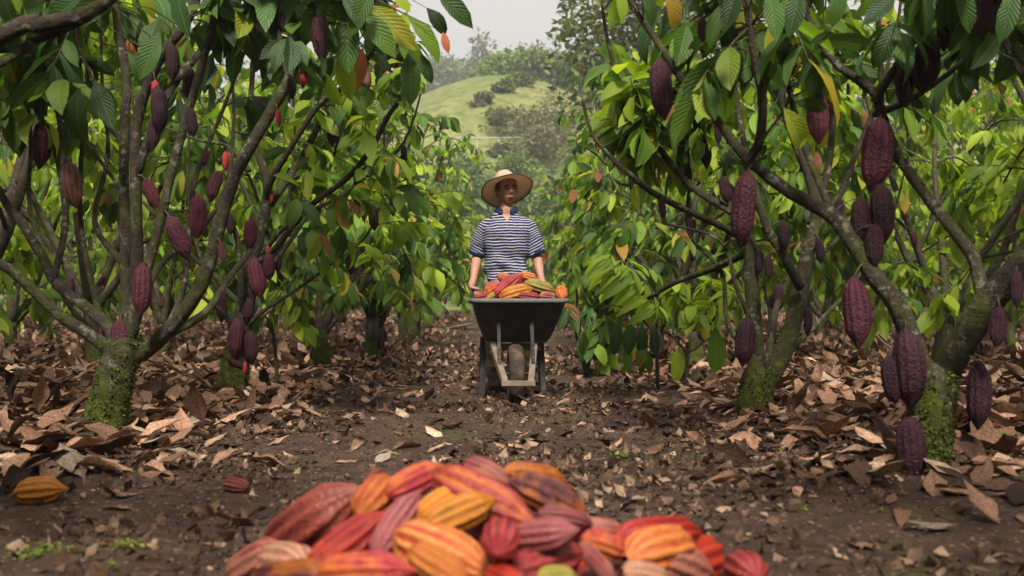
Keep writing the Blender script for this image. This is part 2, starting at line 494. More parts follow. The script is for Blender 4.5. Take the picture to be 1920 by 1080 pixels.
def leaf_matrix(pos, d, size, roll=0.0, up=Vector((0, 0, 1))):
    X = d.normalized()
    Zv = up - X * up.dot(X)
    if Zv.length < .05: Zv = X.orthogonal()
    Zv.normalize()
    Y = Zv.cross(X)
    if roll:
        c, s = math.cos(roll), math.sin(roll)
        Y, Zv = Y * c + Zv * s, Zv * c - Y * s
    return Matrix(((X.x * size, Y.x * size, Zv.x * size, pos.x), (X.y * size, Y.y * size, Zv.y * size, pos.y),
                   (X.z * size, Y.z * size, Zv.z * size, pos.z), (0, 0, 0, 1)))
def merge_leaves(name, mats, templates, mat, origin=Vector((0, 0, 0)), rnds=None, which=None):
    """many leaves as one mesh"""
    Vs, Qs, Us, Rs = [], [], [], []
    off = 0
    A = np.array([[list(r) for r in m] for m in mats], np.float32)
    A[:, :3, 3] -= np.array(origin, np.float32)
    which = rng.integers(0, len(templates), len(mats)) if which is None else np.asarray(which)
    rv = rng.random(len(mats)) if rnds is None else np.asarray(rnds)
    for k, (v, q, uv) in enumerate(templates):
        S = A[which == k]
        if not len(S): continue
        P = np.einsum('nij,vj->nvi', S[:, :3, :3], v) + S[:, None, :3, 3]
        n, nv = len(S), len(v)
        Vs.append(P.reshape(-1, 3)); Us.append(np.tile(uv, (n, 1)))
        Qs.append((q[None] + (np.arange(n) * nv)[:, None, None] + off).reshape(-1, q.shape[1]))
        Rs.append(np.repeat(rv[which == k], nv)); off += n * nv
    return np_mesh(name, np.concatenate(Vs), np.concatenate(Qs), mat, np.concatenate(Us), np.concatenate(Rs))

def pod_arrays(around=30, along=14, R=.215, warts=.02, seed=0, hang=True, tip=.10, neck=.1, bendy=0.0):
    """cacao pod of length 1: ten ridges in five pairs, pointed tip, short stalk. hang: stalk at the origin, pod down -Z"""
    rr = np.random.default_rng(seed)
    ts = np.linspace(0, 1, along + 1)
    V, Rg = [], []
    p1, p2 = rr.random() * 6, rr.random() * 6
    for i, t in enumerate(ts):
        q_ = abs(2 * t ** .90 - 1); body = max(0.0, 1 - q_ ** 2.5) ** .56 if 0 < t < 1 else 0
        r = R * body
        if t < neck: r = max(r * (.55 + .45 * t / neck), .035)
        if t > .74: r *= 1 - .58 * ((t - .74) / .26) ** 1.25
        if i == along: r = .008
        for k in range(around):
            a = 2 * PI * k / around
            c = math.cos(10 * a); big = math.cos(5 * a)
            ridge = .5 + .5 * c
            env = min(1, body * 1.6)
            rr_ = r * (1 + env * ((.062 if hang else .080) * c + .040 * big * .6) + warts * env * ((_hash(np.int64(k * 7 + seed), np.int64(i * 13), 5)) - .5) * 2)
            bx = bendy * math.sin(PI * t)
            V.append((rr_ * math.cos(a) + bx, rr_ * math.sin(a), -t)); Rg.append(ridge)
    Q = []
    for i in range(along):
        for k in range(around):
            k2 = (k + 1) % around
            Q.append((i * around + k, (i + 1) * around + k, (i + 1) * around + k2, i * around + k2))
    V = np.array(V, np.float32)
    if not hang:                                           # lying: centre at the origin, stalk end at -X, tip at +X
        V = np.stack([-V[:, 2] - .5, V[:, 1], V[:, 0]], 1)
    return V, np.array(Q, np.int32), np.array(Rg, np.float32)
def pod_mesh(mat, **kw):
    v, q, r = pod_arrays(**kw)
    return np_mesh('pod', v, q, mat, None, None, True, {'ridge': r})
POD_ME = [[pod_mesh(M_POD[c], around=40, along=18, R=R_, warts=.045, seed=s, bendy=bd) for s, (R_, bd) in enumerate([(.176, .0), (.160, .022), (.190, -.018)])] for c in range(5)]
SMALL_POD_ME = pod_mesh(M_POD[5], around=20, along=8, R=.17, warts=.02, seed=3)

# ------------------------------------------------------------------ cacao trees
ZUP = Vector((0, 0, 1))
def over_path(p):
    """the strip above the path that the two rows leave open to the sky"""
    return (p.y > 6.5 and -.62 < p.x < .60 and p.z > .8) or (p.y > 3.0 and -.1 < p.x < .42 and p.z > 1.25)
MOSS_T = [leaf_template(2, 1, b_, .2, .5, 0, 0, 0, .02, i) for i, b_ in enumerate((.8, -.6))]
class Tree:
    def __init__(s, x, y, label, group=None, bark=None, cat='tree', name='cacao_tree', nmax=300, near=True, seed=0):
        s.base = Vector((x, y, ghs(x, y) - .02)); s.r = random.Random(seed)
        s.root = tag(empty(name, s.base), label, cat, group)
        s.bark = bark or M_BARK
        s.paths = []; s.leaves = []; s.twigs = []; s.nmax = nmax; s.near = near; s.pods = 0
        s.sides = 10 if near else 6
    def limb(s, pts, rad, name='branch', n=4, knob=.07, jit=0.0):
        if jit: pts = [pts[0]] + [Vector(p) + Vector((s.r.gauss(0, jit), s.r.gauss(0, jit), s.r.gauss(0, jit * .6))) for p in pts[1:]]
        if name == 'branch' and s.near: rad = [r * .78 for r in rad]
        P, R = smooth_path(pts, rad, n)
        V, F = tube([p - s.base for p in P], R, s.sides, knob, s.r.randint(0, 9999))
        MB().add(V, F).build(name, s.bark, s.root)
        s.paths.append((P, R))
        return P, R
    def nearest_px(s, px, py):
        best = None
        for P, R in s.paths:
            for p, r in zip(P, R):
                x, y = proj(p); d = (x - px) ** 2 + (y - py) ** 2
                if best is None or d < best[0]: best = (d, p, r)
        return best[1], best[2]
    def nearest(s, q):
        best = None
        for P, R in s.paths:
            for p, r in zip(P, R):
                d = (p - q).length_squared
                if best is None or d < best[0]: best = (d, p, r)
        return best[1], best[2]
    def twig(s, p, d, L, n=7, size=.24, droop=.5, kind=0, r0=.006):
        """thin arching twig that carries n hanging leaves on its outer part"""
        rr = s.r
        d = d.normalized(); P = [p]; q = p; dd = d.copy()
        k = 4
        e_ = p + d * L
        if over_path(e_) or (e_.y < 6.6 and -.55 < e_.x < .62 and e_.z > 1.2): return
        for i in range(k):
            dd = (dd + Vector((rr.gauss(0, .12), rr.gauss(0, .12), -droop * .22))).normalized()
            q = q + dd * (L / k); P.append(q)
        s.twigs.append((P, r0))
        side = dd.cross(ZUP)
        side = side.normalized() if side.length > .1 else Vector((1, 0, 0))
        for i in range(n):
            t = .35 + .65 * (i + rr.random() * .5) / n
            f = min(t * k, k - .001); j = int(f); a = P[j].lerp(P[j + 1], f - j)
            sg = 1 if i % 2 else -1
            ld = (dd * rr.uniform(.25, .9) + side * sg * rr.uniform(.35, 1.0) + Vector((rr.gauss(0, .25), rr.gauss(0, .25), -rr.uniform(.15, 1.15))))
            s.leaves.append((leaf_matrix(a, ld, size * rr.uniform(.65, 1.2), rr.gauss(0, .5)), kind))
    def leaf_px(s, x0, y0, x1, y1, Y, kind=0, roll=0.0, face=True, dz=0.0):
        """one leaf whose base and tip are given, joined to the nearest branch by a twig"""
        a = at(x0, y0, Y); b_ = at(x1, y1, Y + dz); d = b_ - a
        up = Vector((0, -1, .35)) if face else ZUP
        s.leaves.insert(0, (leaf_matrix(a, d, d.length, roll, up), kind))
        p, r = s.nearest(a)
        m = (p + a) / 2 + Vector((0, 0, .06))
        s.twigs.append(([p, m, a], .004))
    def pod(s, top, L, mat=0, tilt=(0, 0), name='pod', small=False):
        """a pod hanging with its stalk end at top"""
        me = SMALL_POD_ME if small else s.r.choice(POD_ME[mat])
        o = link(name, me, s.root, top - s.base)
        o.scale = (L * s.r.uniform(.86, 1.14), L * s.r.uniform(.86, 1.14), L); o.rotation_euler = (tilt[0] + s.r.gauss(0, .08), tilt[1] + s.r.gauss(0, .09), s.r.uniform(0, 6.28))
        s.pods += 1
        return o
    def pod_px(s, px, py, Lpx, mat=None, lean=0.0, small=False):
        """a pod centred on that pixel, hung from the nearest limb by its stalk"""
        tx, ty = px - math.sin(lean) * Lpx / 2, py - math.cos(lean) * Lpx / 2
        p, r = s.nearest_px(tx, ty)
        L0 = Lpx * (p.y) / FPX
        Y = p.y - r - .19 * L0
        L = Lpx * Y / FPX
        top = at(tx, ty, Y)
        if mat is None: mat = s.r.choice((0, 0, 1, 1, 2))
        s.pod(top, L * 1.04, mat, (0, -lean), small=small)
        d = (p - top)
        if d.length > .01: s.twigs.append(([p, p.lerp(top, .5) + Vector((0, -.01, .012)), top - Vector((0, 0, .01 * L))], .006))
    def autopods(s, n, zmax=1.9, lmin=.13, lmax=.2, zmin=.2):
        c = [(p, r) for P, R in s.paths for p, r in zip(P, R) if zmin < p.z < zmax and r > .011]
        for i in range(n):
            if not c: break
            p, r = s.r.choice(c)
            a = s.r.uniform(0, 6.28) if s.r.random() < .4 else s.r.uniform(PI, 2 * PI)
            L = s.r.uniform(lmin, lmax)
            off = Vector((math.cos(a), math.sin(a), 0)) * (r + .17 * L)
            top = p + off
            small = s.r.random() < .12
            s.pod(top, L * (.5 if small else 1), s.r.choice((0, 0, 1, 1, 2, 2)), (s.r.gauss(0, .12), s.r.gauss(0, .12)), small=small)
            s.twigs.append(([p, p.lerp(top, .6) + ZUP * .008, top - ZUP * .01], .006))
    def foliate(s, n_leaves, zmin=1.0, size=.24, L=(.25, .6), per=7, kinds=(0,), rmax=.028, droop=.6, outward=.6, cond=None):
        """twigs with leaves all over the thinner limbs until n_leaves is reached"""
        c = []
        for P, R in s.paths:
            for i in range(1, len(P)):
                if R[i] < rmax and P[i].z > zmin and (cond is None or cond(P[i])): c.append((P[i], (P[i] - P[i - 1]).normalized()))
        if not c: return
        cx = sum((p for p, _ in c), Vector()) / len(c)
        want = len(s.leaves) + n_leaves; tries = 0
        while len(s.leaves) < want and tries < n_leaves * 3:
            tries += 1
            p, t = s.r.choice(c)
            o = (p - Vector((s.base.x, s.base.y, p.z)))
            o = o.normalized() if o.length > .05 else Vector((1, 0, 0))
            d = t * .5 + o * outward + Vector((s.r.gauss(0, .6), s.r.gauss(0, .6), s.r.gauss(.1, .5)))
            s.twig(p, d, s.r.uniform(*L), max(3, int(s.r.gauss(per, 1.5))), size * s.r.uniform(.85, 1.15), droop, s.r.choice(kinds))
    def moss(s, n, top=.42):
        """raised moss on the foot of the trunk, thicker lower down and in patches"""
        P, R = s.paths[0]; ms = []
        while len(ms) < n:
            k = s.r.randrange(len(P) - 1); f = s.r.random(); p = P[k].lerp(P[k + 1], f); r = R[k] * (1 - f) + R[k + 1] * f
            h = p.z - s.base.z; a = s.r.uniform(0, 6.28)
            if h < 0 or s.r.random() < (h / top) ** .6: continue
            if float(vnoise(a * 2.2, h * 9, 77)) < .42: continue
            e = Vector((math.cos(a), math.sin(a), 0))
            ms.append(leaf_matrix(p + e * r * .98, e * .5 + Vector((s.r.gauss(0, .5), s.r.gauss(0, .5), s.r.gauss(.2, .6))), s.r.uniform(.010, .028), s.r.gauss(0, 1)))
        o = link('moss', merge_leaves('moss', ms, MOSS_T, M_MOSS, s.base), s.root); o['kind'] = 'stuff'
    def finish(s):
        """leaves that show largest become parts of their own; the rest join in one part"""
        key = []
        s.leaves = [l for l in s.leaves if not over_path(l[0].translation + l[0].col[0].xyz * .6)]
        for i, (m, k) in enumerate(s.leaves):
            p = m.translation
            key.append((0 if in_frame(p, 10) else 1, (p - CAM).length / max(m.col[0].length, .01), i))
        key.sort()
        own = [i for _, _, i in key[:s.nmax]]; rest = [i for _, _, i in key[s.nmax:]]
        sets = (LEAF_ME, YOUNG_LIT_ME, DARK_ME, FLUSH_ME)
        for i in own:
            m, k = s.leaves[i]
            o = bpy.data.objects.new('leaf', sets[k][s.r.randrange(6)])
            COL.objects.link(o); o.parent = s.root
            mm = m.copy(); mm.translation = m.translation - s.base
            o.matrix_local = mm
        if rest:
            tp = LEAF_NEAR if s.near else LEAF_FAR
            groups = {}
            for i in rest: groups.setdefault(s.leaves[i][1], []).append(s.leaves[i][0])
            mats = (M_LEAF, M_YOUNG_LIT, M_DARK, M_FLUSH)
            for k, ms in groups.items():
                o = link('foliage', merge_leaves('foliage', ms, LEAF_FAR, mats[k], s.base), s.root)
                o['kind'] = 'stuff'
        if s.twigs:
            b_ = MB()
            for P, r in s.twigs:
                n = len(P)
                V, F = tube([p - s.base for p in P], [r * (1 - .6 * i / (n - 1)) for i in range(n)], 4, 0, 0, False)
                b_.add(V, F)
            o = b_.build('twigs', M_TWIG, s.root); o['kind'] = 'stuff'
        return s.root

def auto_tree(x, y, label, group, h=4.0, rad=1.5, n_leaves=700, nmax=250, seed=0, trunk_r=.085, zmin=.9, pods=6, size=.24, n_main=5, near=False, kinds=(0, 0, 0, 1), squash=1.0, bark=None, azs=None):
    t = Tree(x, y, label, group, bark or M_BARKFAR, nmax=nmax, near=near, seed=seed)
    r = t.r
    b0 = t.base
    th = r.uniform(.38, .62)
    top = b0 + Vector((r.gauss(0, .05), r.gauss(0, .05), th))
    t.limb([b0 - ZUP * .05, b0.lerp(top, .5) + Vector((r.gauss(0, .02), r.gauss(0, .02), 0)), top + ZUP * .03], [trunk_r * 1.2, trunk_r, trunk_r * .95], 'trunk', 3)
    a0 = r.uniform(0, 6.28)
    for i in range(n_main):
        a = (a0 + i * 2 * PI / n_main + r.gauss(0, .25)) if azs is None else azs[i % len(azs)] + r.gauss(0, .15)
        e = Vector((math.cos(a), math.sin(a), 0)); side = Vector((-e.y, e.x, 0))
        rr_ = rad * r.uniform(.7, 1.05); hh = h * r.uniform(.75, 1.05)
        if i % 2: hh *= .72; rr_ *= 1.08
        s1 = r.gauss(0, .2)
        pts = [top - ZUP * .05, top + e * rr_ * .22 + ZUP * (hh - th) * .22 + side * s1 * .3,
               top + e * rr_ * .5 + ZUP * (hh - th) * .52 + side * s1, top + e * rr_ * .78 + ZUP * (hh - th) * .82 + side * s1 * 1.3,
               top + e * rr_ * 1.0 + ZUP * (hh - th) * 1.0 + side * s1]
        if over_path(pts[4] + e * .5): pts = pts[:3] if over_path(pts[3] + e * .4) else pts[:4]
        P, R = t.limb(pts, [trunk_r * .62, trunk_r * .48, trunk_r * .34, .017, .008][:len(pts)], jit=.05)
        n = len(P)
        for k in range(3):
            f = [.3, .52, .75][k] + r.uniform(-.08, .08); j = int(f * (n - 1))
            a2 = a + r.choice((-1, 1)) * r.uniform(.5, 1.3)
            e2 = Vector((math.cos(a2), math.sin(a2), 0)); l2 = r.uniform(.5, 1.0) * rad * .62
            lift = r.uniform(-.25, .75)
            if over_path(P[j] + e2 * l2 * 1.2): continue
            t.limb([P[j], P[j] + e2 * l2 * .5 + ZUP * l2 * (lift * .5 + .1), P[j] + e2 * l2 + ZUP * l2 * (lift - .1), P[j] + e2 * l2 * 1.35 + ZUP * l2 * (lift - .45)],
                   [min(R[j] * .75, .02), .013, .009, .005], jit=.03, n=3)
    t.foliate(n_leaves, zmin, size, kinds=kinds)
    t.autopods(pods)
    return t

# ------------------------------------------------------------------ the ground: one sheet to the horizon
def axis(dense, step, far, grow=1.16):
    a, b_ = dense
    mid = list(np.arange(a, b_ + 1e-6, step))
    lo, hi, s = [], [], step
    x = a
    s = step
    while x > far[0]: s *= grow; x -= s; lo.append(x)
    x = b_; s = step
    while x < far[1]: s *= grow; x += s; hi.append(x)
    return np.array(lo[::-1] + mid + hi)
gx = axis((-4.2, 4.2), .05, (-900, 900)); gy = axis((1.4, 9.5), .05, (-60, 1500), 1.10)
GX, GY = np.meshgrid(gx, gy)
fine = (1 - sstep(9, 16, GY)) * (1 - sstep(4, 8, np.abs(GX)))
GZ = gh(GX, GY) + fine * ((vnoise(GX * 11, GY * 11, 5) - .5) * .018 + (vnoise(GX * 23, GY * 23, 6) - .5) * .010)
nx, ny = len(gx), len(gy)
idx = np.arange(nx * ny).reshape(ny, nx)
GQ = np.stack([idx[:-1, :-1], idx[:-1, 1:], idx[1:, 1:], idx[1:, :-1]], -1).reshape(-1, 4)
def soil_material():
    m, nt, out = new_mat('soil'); b = N(nt)
    pos = b.n('ShaderNodeTexCoord').outputs['Object']
    n1 = b.noise(pos, 2.2, 5, .6); n2 = b.noise(pos, 17, 4, .65); n3 = b.noise(pos, 85, 3, .6)
    col = b.ramp(n2, [(.28, (.018, .0105, .0075)), (.5, (.042, .0255, .0185)), (.72, (.085, .053, .039))])
    col = b.mix(b.ramp(n1, [(.42, 0.0), (.65, .55)]), col, (.085, .050, .035))
    col = b.mix(.6, col, b.mix(1.0, col, b.ramp(n3, [(.3, .45), (.7, 1.6)]), 'MULTIPLY'))
    # crumbs and chips of old leaf trodden into the soil
    v = b.voro(pos, 46, out='Color'); vd = b.voro(pos, 46)
    chip = b.math('MULTIPLY', b.math('GREATER_THAN', b.math('FRACT', b.math('MULTIPLY', v, 7.7)), .78), b.ramp(vd, [(.28, 1.0), (.42, 0.0)]))
    col = b.mix(b.math('MULTIPLY', chip, .8), col, (.24, .155, .105))
    g = b.math('MULTIPLY', b.ramp(b.noise(pos, 1.3, 3), [(.56, 0.0), (.68, .6)]), b.ramp(n3, [(.45, 0.0), (.6, 1.0)]))
    col = b.mix(g, col, (.085, .115, .022))
    h = b.math('ADD', b.math('MULTIPLY', n2, 1.0), b.math('ADD', b.math('MULTIPLY', n3, .5), b.math('MULTIPLY', chip, .4)))
    b.l(b.bsdf(col, .95, .12, b.bump(h, 1.0, .02)), out.inputs['Surface'])
    return m
M_SOIL = soil_material()
ground = link('ground', np_mesh('ground', np.stack([GX, GY, GZ], -1).reshape(-1, 3), GQ, M_SOIL))
tag(ground, 'dark trodden soil of the plantation path and tree rows', kind='structure')

# ------------------------------------------------------------------ hills behind
def hill_h(x, y):
    x = np.asarray(x, float); y = np.asarray(y, float)
    base = .5 + sstep(46, 62, y) * 1.2
    g = 26.6 * sstep(60, 122, y) * np.exp(-((x + 1.8) / 29.0) ** 2)
    r = 84 * sstep(150, 300, y) * (.62 + .38 * vnoise(x * .012 + 4, y * .004, 9))
    h = base + np.maximum(g * (1 - .35 * sstep(126, 175, y)), r)
    return h + (vnoise(x * .11, y * .11, 11) - .5) * 1.6 * sstep(55, 75, y) - .62 * (1 - sstep(44, 50, y))
hx = np.linspace(-320, 320, 161); hy = np.concatenate([np.linspace(44, 140, 90), np.linspace(144, 520, 60)])
HX, HY = np.meshgrid(hx, hy); HZ = hill_h(HX, HY)
hi = np.arange(HX.size).reshape(HX.shape)
HQ = np.stack([hi[:-1, :-1], hi[:-1, 1:], hi[1:, 1:], hi[1:, :-1]], -1).reshape(-1, 4)
def grass_material():
    m, nt, out = new_mat('hill_grass'); b = N(nt)
    pos = b.n('ShaderNodeTexCoord').outputs['Object']
    n1 = b.noise(pos, .09, 4); n2 = b.noise(pos, .9, 4, .65); n3 = b.noise(pos, 5, 3)
    col = b.ramp(n1, [(.35, (.115, .135, .042)), (.55, (.165, .172, .056)), (.7, (.20, .18, .078))])
    col = b.mix(b.ramp(n2, [(.44, 0.0), (.60, .8)]), col, (.075, .095, .03))
    col = b.mix(.5, col, b.mix(1.0, col, b.ramp(n3, [(.3, .6), (.7, 1.4)]), 'MULTIPLY'))
    b.l(b.bsdf(col, .95, .1, b.bump(n2, .6, .5)), out.inputs['Surface'])
    return m
M_GRASS = grass_material()
hill = link('hill', np_mesh('hill', np.stack([HX, HY, HZ], -1).reshape(-1, 3), HQ, M_GRASS))
tag(hill, 'pale green grassy hill rising beyond the end of the path', kind='structure')

def far_leaf_mat(name, stops):
    m, nt, out = new_mat(name); b = N(nt)
    col = b.ramp(b.rnd(), stops)
    p = b.bsdf(col, .6, .25)
    t = b.n('ShaderNodeBsdfTranslucent'); b.l(b.mix(1.0, col, (1.3, 1.35, .7), 'MULTIPLY'), t.inputs['Color'])
    mx = b.n('ShaderNodeMixShader'); mx.inputs[0].default_value = .3
    b.l(p, mx.inputs[1]); b.l(t.outputs[0], mx.inputs[2]); b.l(mx.outputs[0], out.inputs['Surface'])
    return m
M_BUSH = far_leaf_mat('bush_leaf', [(0, (.035, .06, .02)), (.5, (.075, .12, .03)), (.85, (.13, .17, .04)), (1, (.19, .19, .07))])
M_BUSHB = far_leaf_mat('bush_brown', [(0, (.06, .072, .032)), (.5, (.125, .122, .06)), (1, (.19, .17, .09))])
M_BUSHL = far_leaf_mat('bush_light', [(0, (.07, .12, .03)), (.5, (.13, .20, .04)), (1, (.20, .26, .05))])
M_BIG = far_leaf_mat('big_tree_leaf', [(0, (.035, .06, .02)), (.5, (.085, .12, .03)), (.85, (.16, .19, .045)), (1, (.27, .25, .07))])
CLUMP = [(np.array([(0, 0, 0), (.45, -.2, .05), (1, 0, -.1), (.5, .22, .06)], np.float32), np.array([(0, 1, 2, 3)], np.int32), np.array([(0, .5), (.5, 0), (1, .5), (.5, 1)], np.float32)),
         (np.array([(0, 0, 0), (.4, -.28, -.06), (1, .1, -.2), (.55, .25, .0)], np.float32), np.array([(0, 1, 2, 3)], np.int32), np.array([(0, .5), (.5, 0), (1, .5), (.5, 1)], np.float32))]
def far_plant(name, cat, x, y, z, h, w, n, size, label, group, mat, trunk=.0, seed=0, lobes=7, low=.1):
    r = random.Random(seed)
    base = Vector((x, y, z))
    root = tag(empty(name, base), label, cat, group)
    L = [(Vector((r.uniform(-.32, .32) * w, r.uniform(-.32, .32) * w, h * r.uniform(low + .18, .82))), r.uniform(.16, .30)) for _ in range(lobes)]
    L.append((Vector((0, 0, h * .80)), .2))
    ms = []
    for i in range(n):
        c, q = r.choice(L)
        v = Vector((r.gauss(0, 1), r.gauss(0, 1), r.gauss(0, 1))).normalized() * (r.random() ** .4)
        p = base + c + Vector((v.x * q * w, v.y * q * w, v.z * q * h * .8))
        if p.z < z + .02: p.z = z + .02 + r.random() * .1 * h
        d = Vector((v.x, v.y, v.z * .5)) + Vector((r.gauss(0, .6), r.gauss(0, .6), r.gauss(-.1, .5)))
        ms.append(leaf_matrix(p, d, size * r.uniform(.6, 1.4), r.gauss(0, .8)))
    o = link('crown', merge_leaves('crown', ms, CLUMP, mat, base), root)
    b_ = MB()
    top = base + Vector((r.gauss(0, .03) * w, 0, h * .5))
    tr = trunk or .02 * h
    P, R = smooth_path([base - ZUP * .3, base + Vector((r.gauss(0, .02) * w, 0, h * .2)), top], [tr * 1.3, tr, tr * .7], 3)
    b_.tube([p - base for p in P], R, 6, .08, seed)
    for c, q in L:
        P, R = smooth_path([top - ZUP * h * r.uniform(.05, .3), (top + base + c) / 2 + ZUP * h * .03, base + c], [tr * .55, tr * .35, tr * .12], 3)
        b_.tube([p - base for p in P], R, 5, .05, seed)
    b_.build('trunk' if cat == 'tree' else 'stem', M_BARKFAR, root)
    return root

# ------------------------------------------------------------------ fallen leaves and what lies on the ground
def litter_density(x, y):
    ax = np.abs(x + .08)
    d = sstep(.85, 1.75, ax) * 84 + 15 + 20 * (vnoise(x * 1.3, y * 1.3, 21) > .52)
    near = 1 - sstep(3.1, 4.6, y)
    d = d * (1 - .72 * near) + near * 5
    d = d * (1 - .45 * sstep(11, 20, y))
    return d
def scatter(n, x0, x1, y0, y1, dens, dmax):
    X = rng.uniform(x0, x1, n); Y = rng.uniform(y0, y1, n)
    k = rng.random(n) < dens(X, Y) / dmax
    return X[k], Y[k]
def dry_matrix(x, y, size, lift, tilt):
    a = random.uniform(0, 2 * PI)
    d = Vector((math.cos(a), math.sin(a), random.gauss(0, tilt)))
    up = Vector((random.gauss(0, tilt), random.gauss(0, tilt), 1 if random.random() < .7 else -1))
    return leaf_matrix(Vector((x, y, ghs(x, y) + .012 + lift)) - d.normalized() * size * .5, d, size, 0, up)
def settle(m, tmpl, lift):
    """let a leaf down until its lowest point is at the ground (a little higher where the litter is deep)"""
    r = m[2]; z = tmpl[0] @ np.array((r[0], r[1], r[2]), np.float32)
    c = m @ Vector(tmpl[0][len(tmpl[0]) // 2].tolist())
    m[2][3] = ghs(c.x, c.y) - .004 + lift - float(np.quantile(z, .12))
    return m
DM = 110.0
area = (16.0) * (10.5 - 1.5)
X, Y = scatter(int(area * DM), -8, 8, 1.5, 10.5, litter_density, DM)
keep = np.abs(X) < .56 * Y + .6
X, Y = X[keep], Y[keep]
CLEAR = [at(u, v, .60 * FPX / (v - 575)) for u, v in ((76, 900), (441, 884), (1399, 1052))]
dry = []
for x, y in zip(X, Y):
    deep = float(sstep(1.0, 1.9, abs(x + .08)))
    if math.hypot(x + .08, y - 2.15) < .62 or any(abs(x - q.x) < .17 and q.y - .34 < y < q.y + .14 for q in CLEAR): continue
    sz = random.uniform(.14, .25) * (1 + .45 * deep * random.random())
    if deep < .3: sz *= random.uniform(.32, 1.0)
    t = .06 + .08 * deep if random.random() < .93 else .5
    v_ = random.randrange(8)
    dry.append((sz, settle(dry_matrix(x, y, sz, 0, t), DRYT[v_], deep * random.random() ** 1.5 * .045), v_))
key = sorted(range(len(dry)), key=lambda i: (0 if in_frame(dry[i][1].translation, 0) else 1, (dry[i][1].translation - CAM).length / dry[i][0]))
for i in key[:292]:
    m = dry[i][1]; o = bpy.data.objects.new('fallen_leaf', DRY_ME[dry[i][2]]); COL.objects.link(o); o.parent = ground; o.matrix_local = m
mats = [dry[i][1] for i in key[292:]]
FARDRY = [leaf_template(4, 2, b_, .15, w_, .05, t_, 0, .05, i) for i, (b_, w_, t_) in enumerate([(.4, .42, .3), (-.7, .44, -.3), (1.2, .42, .5), (-1.2, .42, .2)])]
o = link('leaf_litter', merge_leaves('leaf_litter', mats, DRYT, M_DRY, which=[dry[i][2] for i in key[292:]]), ground); o['kind'] = 'stuff'
X, Y = scatter(20000, -17, 17, 10.5, 32, lambda x, y: litter_density(x, y) * (np.abs(x) < .56 * y + .6), 70)
mats = [dry_matrix(x, y, random.uniform(.13, .27) * (.5 + .5 * float(sstep(.8, 1.8, abs(x)))), random.random() ** 2 * .07 * float(sstep(.8, 1.8, abs(x))), .1 + .28 * float(sstep(.8, 1.8, abs(x)))) for x, y in zip(X, Y)]
o = link('leaf_litter', merge_leaves('leaf_litter', mats, FARDRY, M_DRY), ground); o['kind'] = 'stuff'
# crumbled leaf and clods on the trodden part
CH = [leaf_template(2, 2, b_, .3, .7, .05, t_, 0, 0, i + 50) for i, (b_, t_) in enumerate([(.6, .4), (-.8, .2), (1.5, -.5)])]
X, Y = scatter(110000, -5, 5, 1.4, 16, lambda x, y: (np.abs(x) < .56 * y + .3) * sstep(.3, .7, vnoise(x * 1.7, y * 1.7, 61)) * (1 - .5 * sstep(1.2, 2.2, np.abs(x))) * (1.0 - .6 * sstep(4, 11, y)), 1.0)
mats = [dry_matrix(x, y, (.010 + .06 * random.random() ** 2.6) * (1 + float(sstep(5, 12, y))), random.random() * .004, .45) for x, y in zip(X, Y)]
o = link('leaf_crumbs', merge_leaves('leaf_crumbs', mats, CH, M_CRUMB), ground); o['kind'] = 'stuff'
cube = np.array([(i, j, k) for i in (-.5, .5) for j in (-.5, .5) for k in (-.4, .4)], np.float32)
CQ = np.array([(0, 1, 3, 2), (4, 6, 7, 5), (0, 4, 5, 1), (2, 3, 7, 6), (0, 2, 6, 4), (1, 5, 7, 3)], np.int32)
CL = [(cube * (1 + .5 * (np.random.default_rng(i).random((8, 1)) - .5)) + (np.random.default_rng(i + 9).random((8, 3)) - .5) * .3, CQ, np.zeros((8, 2), np.float32)) for i in range(6)]
M_CLOD = plain('clod', (.055, .035, .026), .95, .1, nscale=60, namt=.7, bstr=.6)
X, Y = scatter(16000, -4, 4, 1.4, 10, lambda x, y: (np.abs(x) < .56 * y + .3) * (1 - .7 * sstep(1.2, 2.0, np.abs(x))) * (1 - .8 * sstep(4, 10, y)) * (.25 + vnoise(x * 2, y * 2, 33)), 1.2)
mats = []
for x, y in zip(X, Y):
    s = random.uniform(.004, .010) * (1.8 if random.random() < .06 else 1)
    mats.append(Matrix.Translation((x, y, ghs(x, y) + s * .25)) @ Matrix.Rotation(random.uniform(0, 6), 4, Vector((random.random(), random.random(), 1))) @ Matrix.Scale(s * 1.3, 4))
o = link('soil_clods', merge_leaves('soil_clods', mats, CL, M_CLOD), ground); o['kind'] = 'stuff'
